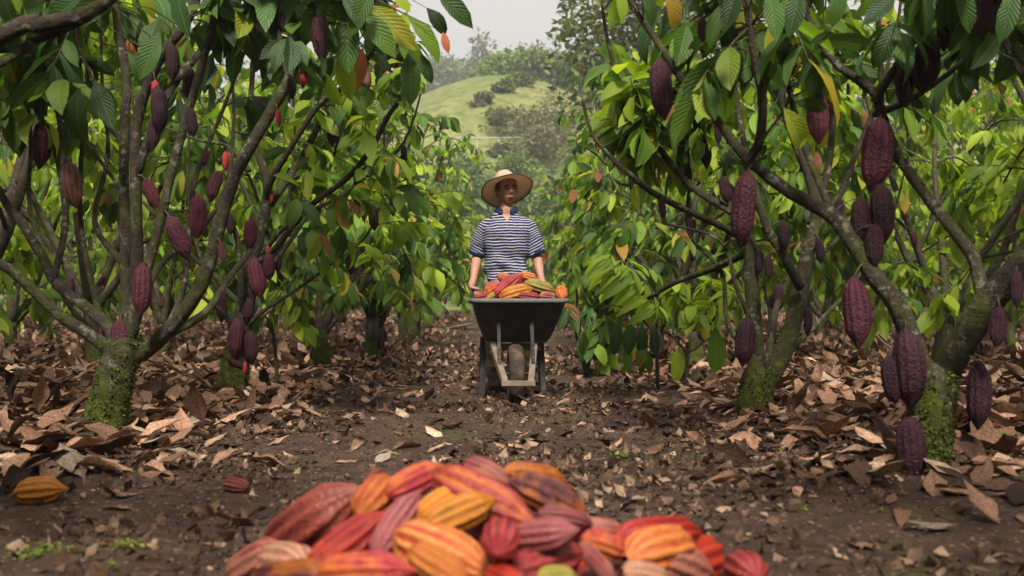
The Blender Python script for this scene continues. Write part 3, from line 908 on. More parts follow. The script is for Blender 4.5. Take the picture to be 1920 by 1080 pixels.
# seedling weeds in small tufts
mats = []
def weed(x, y, n, s):
    z = ghs(x, y)
    for i in range(n):
        a = random.uniform(0, 6.28); rr_ = abs(random.gauss(0, s * .7))
        p = Vector((x + math.cos(a) * rr_, y + math.sin(a) * rr_, z + random.uniform(.1, .9) * s))
        mats.append(leaf_matrix(p, Vector((math.cos(a), math.sin(a), random.uniform(-.2, .7))), s * random.uniform(.4, 1.0), random.gauss(0, .4)))
for px, py, n, s in [(1160, 862, 26, .035), (60, 1040, 30, .035), (110, 1030, 22, .03), (240, 1020, 26, .03), (200, 1062, 14, .025), (440, 660, 14, .05), (1500, 760, 30, .05), (1480, 775, 20, .05),
                     (1860, 860, 18, .05), (1905, 855, 18, .05), (1245, 690, 30, .05), (1210, 700, 30, .05), (1180, 712, 20, .04), (1300, 715, 20, .05), (740, 665, 24, .05), (800, 655, 20, .04),
                     (690, 700, 16, .035), (730, 625, 24, .06), (830, 625, 30, .05), (860, 610, 30, .05), (1490, 770, 16, .05), (890, 905, 8, .02), (560, 880, 10, .025), (1020, 905, 8, .02),
                     (1300, 890, 10, .025), (1600, 960, 8, .02), (1660, 978, 8, .02), (340, 960, 8, .02), (690, 645, 20, .05), (1110, 690, 14, .035), (780, 730, 12, .03)]:
    Yd = CAM.z * FPX / max(py - 575, 20); p = at(px, py, Yd)
    weed(p.x, p.y, n, s)
for i in range(260):
    y = random.uniform(2, 22); x = random.uniform(-1.3, 1.2) if random.random() < .7 else random.uniform(-6, 6)
    weed(x, y, random.randint(2, 7), random.uniform(.012, .03))
for i in range(160):
    y = random.uniform(17, 36); x = random.uniform(-2.2, 1.4)
    weed(x, y, random.randint(5, 14), random.uniform(.03, .07))
o = link('ground_weeds', merge_leaves('ground_weeds', mats, [leaf_template(2, 2, .5, .2, .5, 0, 0, 0, .05, 3)], M_YOUNG_LIT)); o['kind'] = 'stuff'
tag(o, 'small bright green weeds sprouting from the soil')

# ------------------------------------------------------------------ left row: the forked tree
def px(Y, *pts): return [at(p[0], p[1], Y + (p[2] if len(p) > 2 else 0)) for p in pts]
YA = 5.17
A = Tree(-2.12, YA, 'many-stemmed cacao tree with mossy forked trunk, nearest of the left row', 'cacao trees edging the path', seed=11)
A.limb(px(YA, (192, 822), (203, 760), (214, 712), (230, 655), (238, 630)), [.125, .105, .098, .092, .07], 'trunk', 5, .05)
TIP = lambda *a: list(a)
A.limb(px(YA, (222, 668), (160, 622, -.05), (111, 591, -.1), (28, 513, -.2), (-60, 455, -.3), (-200, 330, -.35)), [.05, .040, .036, .032, .028, .022])
A.limb(px(YA, (225, 655), (194, 602, .1), (111, 536, .2), (78, 480, .3), (45, 425, .35), (8, 375, .45), (-60, 250, .5), (-140, 60, .6)), [.05, .042, .038, .034, .032, .028, .022, .016])
A.limb(px(YA, (232, 645), (236, 520, .1), (232, 300, .15), (237, 150, .2), (222, 60, .25), (213, -30, .3), (190, -240, .4), (150, -420, .5)), [.045, .036, .034, .032, .03, .028, .022, .012])
a3 = A.limb(px(YA, (244, 640), (256, 520, -.05), (254, 300, -.1), (259, 215, -.1), (300, 110, -.15), (345, 50, -.2), (375, -20, -.2), (430, -200, -.3), (470, -380, -.35)), [.05, .042, .038, .036, .032, .030, .028, .02, .01])
A.limb(px(YA, (256, 330, -.1), (280, 255, -.12), (300, 205, -.1), (335, 145, 0), (382, 88, .1), (432, -5, .2), (520, -180, .3), (600, -330, .4)), [.03, .028, .027, .026, .025, .022, .016, .01])
A.limb(px(YA, (262, 560, -.2), (278, 500, -.2), (300, 420, -.22), (322, 320, -.24), (350, 220, -.26), (382, 110, -.28), (410, -10, -.3), (440, -220, -.2)), [.035, .03, .03, .028, .027, .025, .024, .014])
A.limb(px(YA, (240, 672), (270, 660), (311, 624, -.1), (361, 563, -.2), (389, 505, -.25), (418, 400, -.3), (440, 330, -.35), (468, 278, -.4), (505, 213, -.4), (543, 145, -.4), (568, 75, -.4), (592, -10, -.35), (640, -200, -.3), (700, -380, -.2)),
       [.06, .054, .05, .046, .042, .04, .038, .037, .036, .034, .03, .028, .02, .01])
A.limb(px(YA, (543, 145, -.4), (528, 95, -.35), (518, 25, -.3), (505, -120, -.2)), [.024, .02, .018, .012])
A.limb(px(YA, (300, 632, -.08), (352, 608, .1), (395, 575, .25), (430, 520, .4), (470, 470, .6)), [.035, .03, .026, .024, .02])
A.limb(px(YA, (237, 290, .15), (222, 258, .2), (198, 228, .25), (165, 170, .3), (130, 125, .35), (95, 85, .4), (40, 0, .5), (-10, -120, .6)), [.022, .02, .019, .018, .017, .016, .014, .01])
A.limb(px(YA, (195, 225, .25), (180, 165, .2), (150, 95, .15), (138, 40, .1), (125, -40, .1)), [.013, .012, .011, .010, .008])
A.limb(px(YA, (100, 530, .2), (122, 420, .3), (120, 300, .4), (113, 230, .45), (98, 165, .5), (78, 85, .5), (70, 0, .5), (60, -160, .5)), [.026, .024, .023, .022, .022, .021, .02, .012])
A.limb(px(YA, (125, 420, .3), (108, 300, .5), (75, 215, .6), (52, 160, .65), (28, 110, .7), (5, 40, .7), (-40, -80, .7)), [.02, .019, .018, .018, .017, .016, .012])
A.limb(px(YA, (238, 370, .15), (205, 325, .3), (165, 270, .45), (140, 240, .5)), [.016, .014, .012, .01])
for pts in [((311, 624, -.1), (330, 540, 0), (352, 430, .1), (376, 330, .2), (420, 200, .3), (468, 60, .35), (500, -80, .4)), ((212, 660, .05), (170, 540, .3), (152, 400, .5), (170, 280, .6), (160, 150, .7), (150, 0, .7), (150, -120, .7)),
            ((258, 600, .1), (300, 500, .4), (380, 420, .6), (430, 330, .7), (446, 200, .8), (430, 60, .8), (420, -100, .8)), ((200, 650, .1), (130, 560, .5), (70, 400, .8), (60, 260, .9), (40, 100, 1.0), (30, -80, 1.0)), ((235, 500, .1), (190, 420, .4), (200, 300, .6), (180, 160, .7), (190, 0, .7))]:
    A.limb(px(YA, *pts), [.024 - .016 * i / (len(pts) - 1) for i in range(len(pts))], jit=.02)
for q in [(82, 270, 92, 0), (137, 345, 86, 3, .18), (290, 362, 62, 1, .55), (333, 446, 86, 0, .35), (371, 405, 80, 1), (410, 350, 60, 0), (268, 542, 98, 1), (225, 645, 95, 0), (300, 205, 90, 2, .1),
          (320, 115, 70, 2), (355, 155, 62, 2), (355, 228, 56, 2), (390, 297, 32, 1), (413, 472, 40, 0), (474, 48, 86, 4), (597, 68, 94, 0), (545, 165, 44, 2), (288, 250, 60, 2), (530, 35, 50, 2)]:
    A.pod_px(q[0], q[1], q[2], q[3], q[4] if len(q) > 4 else 0)
for q in [(76, 207, 26), (423, 302, 36), (291, 170, 40), (570, 145, 42), (521, 222, 34)]: A.pod_px(q[0], q[1], q[2], small=True)
# leaves one can pick out
for q in [(150, 165, 118, 285, 4.9, 2), (178, 150, 212, 240, 5.0, 2), (262, -20, 290, 32, 4.6, 1), (300, 300, 285, 250, 5.3, 1), (650, 20, 655, 140, 4.9, 2), (640, 90, 655, 190, 4.95, 0), (668, 15, 745, 105, 4.7, 0), (690, 10, 785, 88, 4.75, 0),
          (720, 20, 705, 95, 4.8, 2), (612, -30, 598, 40, 4.7, 2), (590, 60, 628, 100, 5.0, 2), (765, 30, 838, 108, 4.9, 0), (800, 15, 845, 62, 4.9, 2), (820, -15, 891, 48, 4.4, 0), (735, -20, 770, 22, 4.6, 1),
          (768, 95, 770, 200, 4.85, 2), (790, 100, 808, 158, 4.95, 2), (700, 100, 735, 135, 5, 2), (560, -20, 520, 60, 4.8, 2), (520, -10, 560, 70, 4.9, 2), (480, -20, 470, 60, 4.9, 2), (830, 60, 842, 100, 4.9, 3),
          (160, -10, 60, 40, 4.2, 2), (330, -20, 350, 70, 4.6, 2), (100, -30, 130, 50, 4.6, 2), (0, -20, 30, 60, 4.4, 2), (390, -20, 440, 40, 4.8, 2), (238, 75, 250, 108, 5.4, 3), (262, 85, 268, 112, 5.4, 3),
          (300, 60, 260, 150, 4.7, 2), (350, 70, 330, 130, 5.0, 0), (440, 60, 480, 110, 5.1, 0), (640, -10, 690, 55, 4.6, 2), (700, -20, 650, 70, 4.6, 0), (745, 60, 800, 130, 5.0, 0), (600, 130, 640, 200, 5.2, 1), (680, 90, 660, 180, 5.1, 0)]:
    A.leaf_px(*q[:5], kind=q[5], roll=random.gauss(0, .25))
A.foliate(560, 2.1, .25, kinds=(0, 2, 2), cond=lambda p: p.z > 2.1)  # darker leaf kinds paint crown shade into this near tree
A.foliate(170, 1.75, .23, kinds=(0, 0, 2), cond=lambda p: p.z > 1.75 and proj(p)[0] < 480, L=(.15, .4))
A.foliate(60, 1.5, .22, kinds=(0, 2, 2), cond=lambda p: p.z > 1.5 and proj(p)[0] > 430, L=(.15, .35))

# ------------------------------------------------------------------ left row: the tree behind it
YB = 7.3
B = Tree(-2.05, YB, 'cacao tree with moss-green trunk base and a pod cluster, second tree of the left row', 'cacao trees edging the path', seed=12)
B.limb(px(YB, (433, 748), (438, 700), (446, 650), (455, 600), (466, 540)), [.115, .105, .09, .075, .065], 'trunk', 5, .05)
B.limb(px(YB, (462, 560), (470, 500, 0), (490, 430, .05), (502, 355, .1), (492, 310, .1), (478, 270, .1), (470, 200, .1), (480, 60, .15), (490, -140, .2)), [.062, .056, .052, .048, .04, .034, .028, .02, .01])
B.limb(px(YB, (500, 380, .1), (505, 345, 0), (540, 285, -.1), (595, 200, -.2), (640, 165, -.3), (690, 110, -.4), (740, 10, -.4), (790, -120, -.4)), [.036, .034, .030, .027, .024, .02, .016, .008])
B.limb(px(YB, (508, 385, .1), (550, 320, .2), (585, 260, .3), (605, 210, .3), (600, 130, .3), (610, 20, .3), (640, -120, .3)), [.034, .034, .032, .028, .022, .016, .01])
B.limb(px(YB, (470, 500), (510, 472, -.2), (580, 388, -.4), (650, 335, -.5), (695, 280, -.6), (730, 215, -.6), (755, 175, -.6), (742, 145, -.6), (748, 90, -.6)), [.03, .028, .027, .026, .024, .021, .018, .013, .009])
B.limb(px(YB, (490, 480, -.1), (530, 430, -.2), (590, 392, -.3), (650, 362, -.3), (682, 318, -.3), (705, 303, -.3)), [.022, .02, .018, .016, .012, .008])
B.limb(px(YB, (455, 600), (452, 530, -.2), (445, 450, -.25), (428, 412, -.3), (405, 380, -.3)), [.034, .03, .026, .024, .02])
B.limb(px(YB, (462, 575), (430, 552, .1), (400, 515, .2), (360, 480, .3), (310, 420, .5), (270, 380, .7), (230, 330, .8)), [.034, .03, .027, .024, .022, .018, .014])
B.limb(px(YB, (468, 320, .1), (430, 275, .3), (370, 262, .4), (310, 240, .5)), [.022, .018, .015, .012])
B.limb(px(YB, (665, 345, -.5), (730, 300, -.2), (770, 240, 0), (800, 130, .1)), [.015, .013, .011, .008])
for pts in [((450, 620), (405, 540, .3), (365, 440, .5), (345, 330, .6), (352, 200, .7), (340, 60, .7)), ((465, 560), (520, 500, .1), (560, 430, .2), (600, 330, .3), (640, 250, .3), (655, 150, .3), (650, 40, .3)), ((452, 625), (500, 580, -.1), (560, 545, -.1), (620, 505, 0), (685, 445, .1), (725, 370, .2)),
            ((470, 540), (530, 470, .4), (545, 380, .6), (560, 250, .7), (540, 120, .8)), ((446, 640), (420, 590, -.1), (380, 560, -.1), (340, 500, 0), (330, 430, .1))]:
    B.limb(px(YB, *pts), [.024 - .016 * i / (len(pts) - 1) for i in range(len(pts))], jit=.03)
for q in [(470, 440, 62, 1), (476, 520, 76, 1), (415, 576, 56, 1), (447, 634, 78, 0), (468, 650, 60, 2), (505, 500, 50, 1), (622, 240, 66, 0, -.15), (685, 145, 46, 3), (410, 683, 38, 0, -1.0), (463, 580, 46, 2),
          (520, 490, 40, 1), (700, 408, 48, 2), (655, 495, 40, 2), (735, 385, 40, 1), (757, 290, 36, 2), (430, 420, 40, 2)]:
    B.pod_px(q[0], q[1], q[2], q[3], q[4] if len(q) > 4 else 0)
for q in [(430, 304, 36), (509, 370, 24), (502, 470, 20), (460, 690, 24)]: B.pod_px(*q, small=True)
B.foliate(330, .95, .23, kinds=(0, 0, 0, 1), cond=lambda p: proj(p)[0] > 540, L=(.2, .5))
B.foliate(360, 2.2, .24, kinds=(0, 0, 2))
for q in [(900, 5)]: pass

# ------------------------------------------------------------------ right row: the near V-shaped tree
Y1 = 3.94
R1 = Tree(1.62, Y1, 'large V-forked mossy cacao tree hung with big dark pods, nearest tree of the right row', 'cacao trees edging the path', seed=13)
R1.limb(px(Y1, (1722, 905), (1735, 840), (1745, 780), (1752, 720), (1765, 690)), [.105, .092, .085, .088, .07], 'trunk', 5, .05)
R1.limb(px(Y1, (1752, 745), (1713, 647), (1680, 569), (1635, 513), (1580, 425, .05), (1545, 395, .08), (1480, 360, .1), (1430, 322, .12), (1395, 292, .15), (1340, 220, .2), (1280, 150, .25), (1230, 75, .3), (1180, 0, .35), (1120, -100, .4), (1050, -230, .5)),
        [.062, .054, .05, .046, .042, .040, .034, .03, .028, .024, .022, .02, .018, .014, .008])
R1.limb(px(Y1, (1755, 730), (1770, 700), (1802, 647, -.1), (1836, 591, -.2), (1891, 524, -.3), (1950, 460, -.4), (2060, 330, -.5), (2200, 100, -.6)), [.075, .075, .074, .07, .066, .06, .05, .03])
R1.limb(px(Y1, (1845, 575, -.2), (1828, 490, -.15), (1795, 440, -.1), (1750, 385, 0), (1710, 330, .05), (1680, 285, .1), (1655, 225, .1), (1640, 175, .1), (1580, 130, .1), (1545, 90, .15), (1515, 30, .2), (1490, -80, .2), (1450, -260, .3)),
        [.036, .032, .03, .029, .028, .028, .028, .026, .02, .019, .018, .014, .008])
R1.limb(px(Y1, (1640, 190, .1), (1658, 160, .05), (1690, 110, 0), (1730, 52, -.05), (1785, -10, -.1), (1850, -150, -.15), (1900, -320, -.2)), [.024, .022, .022, .02, .019, .014, .008])
R1.limb(px(Y1, (1652, 225, .12), (1652, 150, .16), (1648, 60, .2), (1640, -60, .2), (1630, -260, .2)), [.017, .016, .015, .013, .008])
R1.limb(px(Y1, (1405, 300, .15), (1424, 262, .1), (1430, 190, .05), (1418, 120, .0), (1402, 20, 0), (1380, -120, 0), (1340, -300, 0)), [.026, .025, .024, .023, .021, .016, .008])
R1.limb(px(Y1, (1408, 300, .1), (1425, 270, .0), (1445, 240, -.05), (1472, 206, -.1)), [.010, .009, .007, .005])
R1.limb(px(Y1, (2040, 350, -.5), (1970, 240, -.4), (1925, 150, -.35), (1890, 85, -.3), (1868, 20, -.3), (1850, -80, -.3), (1840, -260, -.3)), [.03, .028, .024, .022, .02, .016, .01])
R1.limb(px(Y1, (1640, 215, .1), (1690, 195, .2), (1740, 165, .25), (1790, 128, .3), (1835, 85, .35), (1900, 40, .4)), [.018, .017, .016, .015, .013, .009])
R1.limb(px(Y1, (1560, 400, .08), (1500, 250, .4), (1470, 120, .5), (1440, 0, .5), (1400, -180, .5)), [.02, .018, .016, .014, .008])
for q in [(1236, 166, 112, 0), (1402, 392, 142, 0), (1600, 585, 132, 0), (1697, 690, 150, 2), (1666, 712, 92, 2), (1703, 842, 122, 2), (1835, 742, 122, 2), (1650, 290, 140, 0), (1652, 400, 110, 2), (1612, 412, 86, 2), (1575, 400, 60, 2),
          (1530, 220, 104, 1), (1690, 165, 72, 2), (1740, 112, 96, 2), (1722, 130, 90, 2), (1845, 32, 82, 2), (1316, 55, 48, 0), (1640, 460, 80, 2), (1875, 612, 76, 2), (1905, 540, 70, 2), (1310, -30, 70, 2), (1770, 60, 70, 2)]:
    R1.pod_px(q[0], q[1], q[2], q[3], q[4] if len(q) > 4 else 0)
for q in [(1470, 203, 1535, 290, 3.7, 1), (1490, 190, 1562, 205, 3.75, 0), (1640, -20, 1610, 40, 3.4, 0), (1560, 60, 1520, 80, 3.6, 0), (1680, -10, 1618, 45, 3.4, 2), (1500, -20, 1480, 70, 3.6, 2), (1440, -20, 1455, 80, 3.6, 2), (1350, 10, 1330, 90, 3.8, 0),
          (1160, -20, 1172, 40, 3.9, 1), (1140, 0, 1142, 58, 3.9, 3), (1250, -20, 1290, 50, 3.8, 0), (1820, 130, 1880, 60, 3.6, 0), (1730, -20, 1760, 70, 3.3, 2), (1790, -30, 1830, 60, 3.3, 2), (1900, -20, 1880, 80, 3.3, 2), (1580, -30, 1560, 50, 3.5, 2),
          (1380, -30, 1360, 60, 3.6, 2), (1300, -20, 1240, 60, 3.9, 2), (1210, -20, 1230, 50, 4.0, 2), (1460, 60, 1490, 140, 4.3, 2), (1340, 110, 1300, 180, 4.4, 0), (1420, 120, 1460, 200, 4.4, 2), (1370, 150, 1350, 240, 4.5, 0)]:
    R1.leaf_px(*q[:5], kind=q[5], roll=random.gauss(0, .25))
R1.foliate(420, 1.75, .24, kinds=(2, 2, 0), cond=lambda p: p.z > 1.75)  # mostly dark kinds: shade put into the leaf colour
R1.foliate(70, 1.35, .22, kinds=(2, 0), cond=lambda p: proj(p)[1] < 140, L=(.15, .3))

# ------------------------------------------------------------------ right row: the two-stemmed tree
Y2 = 5.9
R2 = Tree(1.44, Y2, 'pale-barked two-stemmed cacao tree with mossy foot, second of the right row', 'cacao trees edging the path', seed=14)
R2.limb(px(Y2, (1416, 795), (1415, 760), (1420, 715), (1428, 690)), [.115, .105, .10, .08], 'trunk', 5, .05)
R2.limb(px(Y2, (1418, 715), (1415, 640), (1413, 580), (1408, 520), (1408, 470), (1398, 440, .05), (1375, 400, .1), (1310, 360, .15), (1260, 310, .2), (1220, 250, .2), (1175, 185, .2), (1150, 120, .2), (1130, 20, .2), (1120, -120, .2)),
        [.07, .064, .06, .056, .05, .042, .032, .028, .026, .024, .02, .016, .012, .008])
R2.limb(px(Y2, (1405, 455, .03), (1360, 428, -.15), (1310, 405, -.3), (1230, 365, -.4), (1185, 330, -.5), (1150, 300, -.5), (1110, 250, -.5), (1090, 180, -.5)), [.032, .028, .026, .024, .02, .017, .013, .009])
R2.limb(px(Y2, (1408, 470), (1385, 482, .1), (1320, 510, .4), (1265, 530, .6), (1215, 560, .8)), [.03, .028, .026, .022, .016])
R2.limb(px(Y2, (1424, 735), (1445, 705), (1469, 663), (1491, 591), (1503, 535), (1515, 470), (1530, 410), (1520, 340), (1495, 275), (1470, 200), (1462, 120), (1445, 20), (1430, -140)), [.075, .072, .07, .066, .06, .052, .044, .04, .036, .032, .028, .02, .01])
R2.limb(px(Y2, (1500, 480, .1), (1520, 440, .1), (1550, 405, .2), (1580, 355, .3), (1600, 300, .3), (1640, 200, .3), (1680, 60, .3), (1700, -100, .3)), [.036, .034, .03, .028, .024, .02, .014, .008])
R2.limb(px(Y2, (1500, 540, -.1), (1470, 480, -.2), (1440, 430, -.2), (1420, 370, -.2), (1400, 290, -.1), (1380, 180, 0), (1370, 40, 0), (1360, -120, 0)), [.036, .034, .032, .028, .024, .02, .014, .008])
R2.limb(px(Y2, (1520, 420, .0), (1550, 330, .2), (1560, 230, .3), (1545, 140, .3), (1520, 20, .3), (1510, -140, .3)), [.03, .028, .026, .024, .02, .01])
R2.limb(px(Y2, (1440, 690, .05), (1448, 620, .2), (1462, 560, .4), (1500, 500, .6), (1560, 460, .8), (1620, 380, 1.0)), [.03, .028, .026, .024, .02, .014])
for pts in [((1428, 690), (1385, 600, .2), (1340, 520, .3), (1300, 430, .4), (1282, 330, .4), (1290, 220, .4)), ((1450, 690), (1540, 600, .4), (1600, 520, .5), (1650, 420, .6), (1690, 300, .6)), ((1425, 700), (1400, 610, -.1), (1370, 540, -.1), (1340, 460, 0), (1250, 420, .1))]:
    R2.limb(px(Y2, *pts), [.024 - .016 * i / (len(pts) - 1) for i in range(len(pts))], jit=.03)
for q in [(1167, 216, 52, 2), (1214, 263, 54, 0), (1320, 285, 62, 2), (1345, 245, 50, 2), (1355, 356, 52, 2), (1470, 441, 56, 2), (1515, 602, 54, 2), (1460, 556, 50, 2), (1425, 492, 44, 2), (1400, 640, 90, 2), (1300, 230, 46, 2), (1268, 180, 46, 2), (1240, 390, 40, 2),
          (1290, 330, 44, 2), (1440, 500, 44, 2), (1535, 470, 46, 2)]:
    R2.pod_px(q[0], q[1], q[2], q[3], q[4] if len(q) > 4 else 0)
R2.foliate(330, 1.6, .23, kinds=(0, 0, 1), cond=lambda p: proj(p)[0] < 1330 and p.z > 1.6, L=(.2, .5), per=7)
R2.foliate(400, 1.8, .24, kinds=(0, 0, 2))

# ------------------------------------------------------------------ the limb reaching in at the upper left
LN = Tree(-2.55, 2.75, 'thick dark limb reaching into view at the upper left from a tree beside the camera', 'cacao trees edging the path', seed=15)
LN.limb([LN.base - ZUP * .05, LN.base + Vector((.05, 0, .5)), LN.base + Vector((.02, .05, .8))], [.12, .10, .09], 'trunk')
LN.limb([LN.base + Vector((.02, .05, .7)), LN.base + Vector((.3, .05, 1.0))] + px(2.8, (0, 68), (75, 48), (140, 34), (190, 10), (232, -30), (300, -120)), [.07, .05, .033, .031, .028, .024, .02, .012])
LN.limb(px(2.8, (-60, 125), (0, 118, .02), (65, 76, .05), (120, 55, .05), (170, 35, .08)), [.022, .02, .019, .015, .01])
LN.limb([LN.base + Vector((.02, .05, .7)), LN.base + Vector((-.3, .3, 1.6)), LN.base + Vector((-.2, .6, 2.6)), LN.base + Vector((.2, .8, 3.2))], [.06, .045, .03, .012])
LN.foliate(200, 1.9, .25, kinds=(0, 0, 1), cond=lambda p: p.z > 1.9 and p.x < -1.9)

# ------------------------------------------------------------------ the rest of the two rows along the path
ORD = ['third', 'fourth', 'fifth', 'sixth', 'seventh', 'eighth', 'ninth', 'tenth', 'eleventh', 'twelfth', 'thirteenth']
trees = [A, B, R1, R2, LN]
for i, (x, y, h, rad, n) in enumerate([(-1.92, 10.3, 3.9, 1.6, 1300), (-1.72, 11.9, 3.7, 1.45, 1100), (-1.85, 14.0, 4.2, 1.6, 1100), (-1.75, 16.4, 4.2, 1.55, 1000), (-1.85, 19, 4.4, 1.55, 900), (-1.9, 22, 4.3, 1.5, 560), (-2.1, 25.5, 4.2, 1.5, 480), (-2.3, 29.5, 4.2, 1.5, 420), (-2.6, 34, 4.0, 1.5, 380)]):
    t = auto_tree(x, y, 'cacao tree with leafy arching limbs, %s tree from the camera in the left row' % ORD[i], 'cacao trees edging the path', h, rad, n, 300 if y < 17 else 220, 100 + i, pods=9 if y < 16 else 6, near=y < 13, zmin=.85, bark=M_BARK if y < 13 else None)
    trees.append(t)
for i, (x, y, h, rad, n) in enumerate([(1.85, 10.1, 3.6, 1.5, 1100), (1.75, 12.0, 4.1, 1.6, 1200), (1.6, 14.2, 4.3, 1.6, 1000), (1.75, 16.4, 4.5, 1.6, 900), (1.7, 19.2, 4.6, 1.55, 660), (1.9, 22.4, 4.5, 1.6, 560), (2.0, 26, 4.5, 1.6, 480), (2.2, 30, 4.3, 1.6, 420), (2.5, 34.5, 4.2, 1.6, 380)]):
    t = auto_tree(x, y, 'cacao tree with drooping leaves, %s tree from the camera in the right row' % ORD[i], 'cacao trees edging the path', h, rad, n, 300 if y < 17 else 220, 200 + i, pods=14 if y < 14 else 7, near=y < 12, zmin=1.05 if i == 0 else .75, bark=M_BARK if y < 12 else None)
    trees.append(t)
k = 0
ORD2 = ['first', 'second'] + ORD
for side in (-1, 1):
    for X0, ys, nl, own in ((4.7, (8.3, 10.9, 13.4, 16.0, 18.8, 21.6, 24.6), 1150, 200), (7.6, (12.4, 15.4, 18.4, 21.6, 25), 900, 110), (10.6, (18.5, 22, 26), 800, 60), (14.2, (24.5, 28.5), 700, 40)):
        for y in ys:
            k += 1
            rr_ = random.Random(500 + k)
            lab = 'cacao tree %s from the camera in the %s row back on the %s' % (ORD2[ys.index(y)], {4.7: 'second', 7.6: 'third', 10.6: 'fourth', 14.2: 'fifth'}[X0], 'left' if side < 0 else 'right')
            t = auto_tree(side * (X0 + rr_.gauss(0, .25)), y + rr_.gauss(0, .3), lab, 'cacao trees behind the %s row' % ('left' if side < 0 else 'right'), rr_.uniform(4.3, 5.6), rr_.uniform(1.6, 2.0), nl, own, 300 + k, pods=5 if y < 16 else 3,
                          zmin=.55, size=.27, kinds=(0, 1, 1, 1) if not (side > 0 and k % 3 == 0 and y > 12) else (0, 1, 1, 1, 0, 1, 1, 1, 3))  # bright kinds paint the light between the rows into the leaf colour
            trees.append(t)
# the same rows go on beside and behind the camera
for i, (x, y) in enumerate([(-2.3, .2), (-2.2, -2.6), (-2.3, -5.4), (2.4, 1.2), (2.3, -1.8), (2.2, -4.6), (4.8, 5.6), (4.7, 2.8), (4.8, 0), (4.7, -3), (-4.8, 5.5), (-4.9, 2.8), (-4.7, 0), (-4.8, -3), (-7.5, 9.2), (7.6, 9.4), (-7.6, 5.8), (7.5, 6)]):
    trees.append(auto_tree(x, y, 'cacao tree standing beside or behind the camera', 'cacao trees beside the camera', 4.3, 1.75, 850, 0, 760 + i, pods=0, zmin=1.2, size=.29))
for i, (x, y) in enumerate([(-13, 33), (-9.5, 36), (-6.5, 34), (-5, 39), (-9, 42), (5.5, 36), (8, 33), (11, 37), (14.5, 33), (6.5, 42), (-17, 36), (18, 37)]):
    lab = 'cacao tree among those closing off the far end of the plantation'
    trees.append(auto_tree(x, y, lab, 'cacao trees at the far end', 5.0, 2.2, 700, 40, 700 + i, pods=0, zmin=.5, size=.36))

# ------------------------------------------------------------------ seedlings and the low leafy sprays
def seedling(name, label, base_px, Yd, stem_pts, leaves, kind_default=1, spray=None, seed=0, group=None):
    b0 = at(base_px[0], base_px[1], Yd)
    t = Tree(b0.x, Yd, label, group, M_TWIG, cat='plant', name=name, nmax=300, seed=seed)
    for pts, r0, r1 in stem_pts:
        P = [at(p[0], p[1], Yd + (p[2] if len(p) > 2 else 0)) for p in pts]
        if pts[0] == base_px: P[0].z = ghs(P[0].x, P[0].y) - .02
        n = len(P); t.limb(P, [r0 + (r1 - r0) * i / (n - 1) for i in range(n)], 'stem', 4, .04)
    for q in leaves: t.leaf_px(q[0], q[1], q[2], q[3], Yd + (q[5] if len(q) > 5 else 0), kind=q[4] if len(q) > 4 else kind_default, roll=random.gauss(0, .35), dz=random.gauss(0, .05))
    return t
s1 = seedling('cacao_seedling', 'bright yellow-green cacao seedling with two big hanging leaves beside the pale tree foot', (1287, 728), 8.1,
    [([(1287, 728), (1288, 690), (1289, 660)], .019, .016), ([(1289, 664), (1270, 640), (1252, 618), (1235, 575)], .009, .005), ([(1260, 632), (1268, 590), (1285, 555), (1300, 535)], .008, .004), ([(1289, 662), (1315, 645), (1330, 610), (1345, 585)], .008, .004), ([(1330, 612), (1360, 570), (1385, 545)], .006, .004)],
    [(1340, 612, 1347, 712, 0), (1272, 650, 1270, 722, 1), (1290, 660, 1250, 672, 1)], seed=31)
for c, n in (((1300, 535), 11), ((1345, 585), 10), ((1385, 545), 10), ((1235, 575), 9), ((1270, 580), 9), ((1330, 550), 11), ((1370, 575), 9), ((1310, 590), 8), ((1255, 550), 8)):
    p = at(c[0], c[1], 8.1)
    s1.twig(p - Vector((0, 0, .02)), Vector((random.gauss(0, .4), random.gauss(-.3, .4), .3)), .16, n, .22, .6, 1, .004)
s2 = seedling('cacao_seedling', 'slender seedling with hanging green leaves in front of the third tree on the left', (521, 732), 7.7,
    [([(521, 732), (518, 680), (513, 630), (512, 590), (520, 540)], .016, .009), ([(513, 610), (535, 560), (548, 520)], .008, .005)], [], seed=32)
for c, n in (((520, 540), 8), ((548, 520), 9), ((535, 560), 8), ((530, 600), 6), ((514, 580), 5)):
    s2.twig(at(c[0], c[1], 7.7), Vector((random.gauss(.3, .4), random.gauss(-.3, .3), .1)), .2, n, .22, .9, random.choice((0, 1)), .004)
# the long light-green frond bending over beside the wheelbarrow
YF = 7.9
def slim(m, k=.62):
    m = m.copy()
    for i in range(3): m[i][1] *= k
    return m
s3 = Tree(at(1225, 690, YF).x + .05, YF + .1, 'leafy low shoot with a light green feather-shaped frond arching over beside the wheelbarrow', None, M_TWIG, cat='plant', name='leafy_shoot', seed=33)
st = px(YF, (1236, 700), (1232, 640), (1240, 600), (1232, 570), (1215, 535), (1190, 508), (1165, 488), (1145, 477))
st[0] = Vector((s3.base.x, s3.base.y, s3.base.z))
P, R = s3.limb(st, [.016, .013, .011, .009, .008, .007, .005, .003], 'stem')
for i in range(11):
    f = .40 + .60 * i / 10; p = P[int(f * (len(P) - 1))]
    x, y = proj(p)
    L = 86 - 26 * abs(i - 4) / 6
    s3.leaves.insert(0, (slim(leaf_matrix(p, at(x - L, y + L * .55, YF - .12) - p, L * YF / FPX * 1.1, random.gauss(0, .12), Vector((.25, -.75, .6)))), 1))
    if i % 2 == 0: s3.leaves.insert(0, (slim(leaf_matrix(p, at(x + L * .25, y + L * .75, YF - .1) - p, L * YF / FPX * .7, random.gauss(0, .2), Vector((.5, -.6, .4)))), 1))
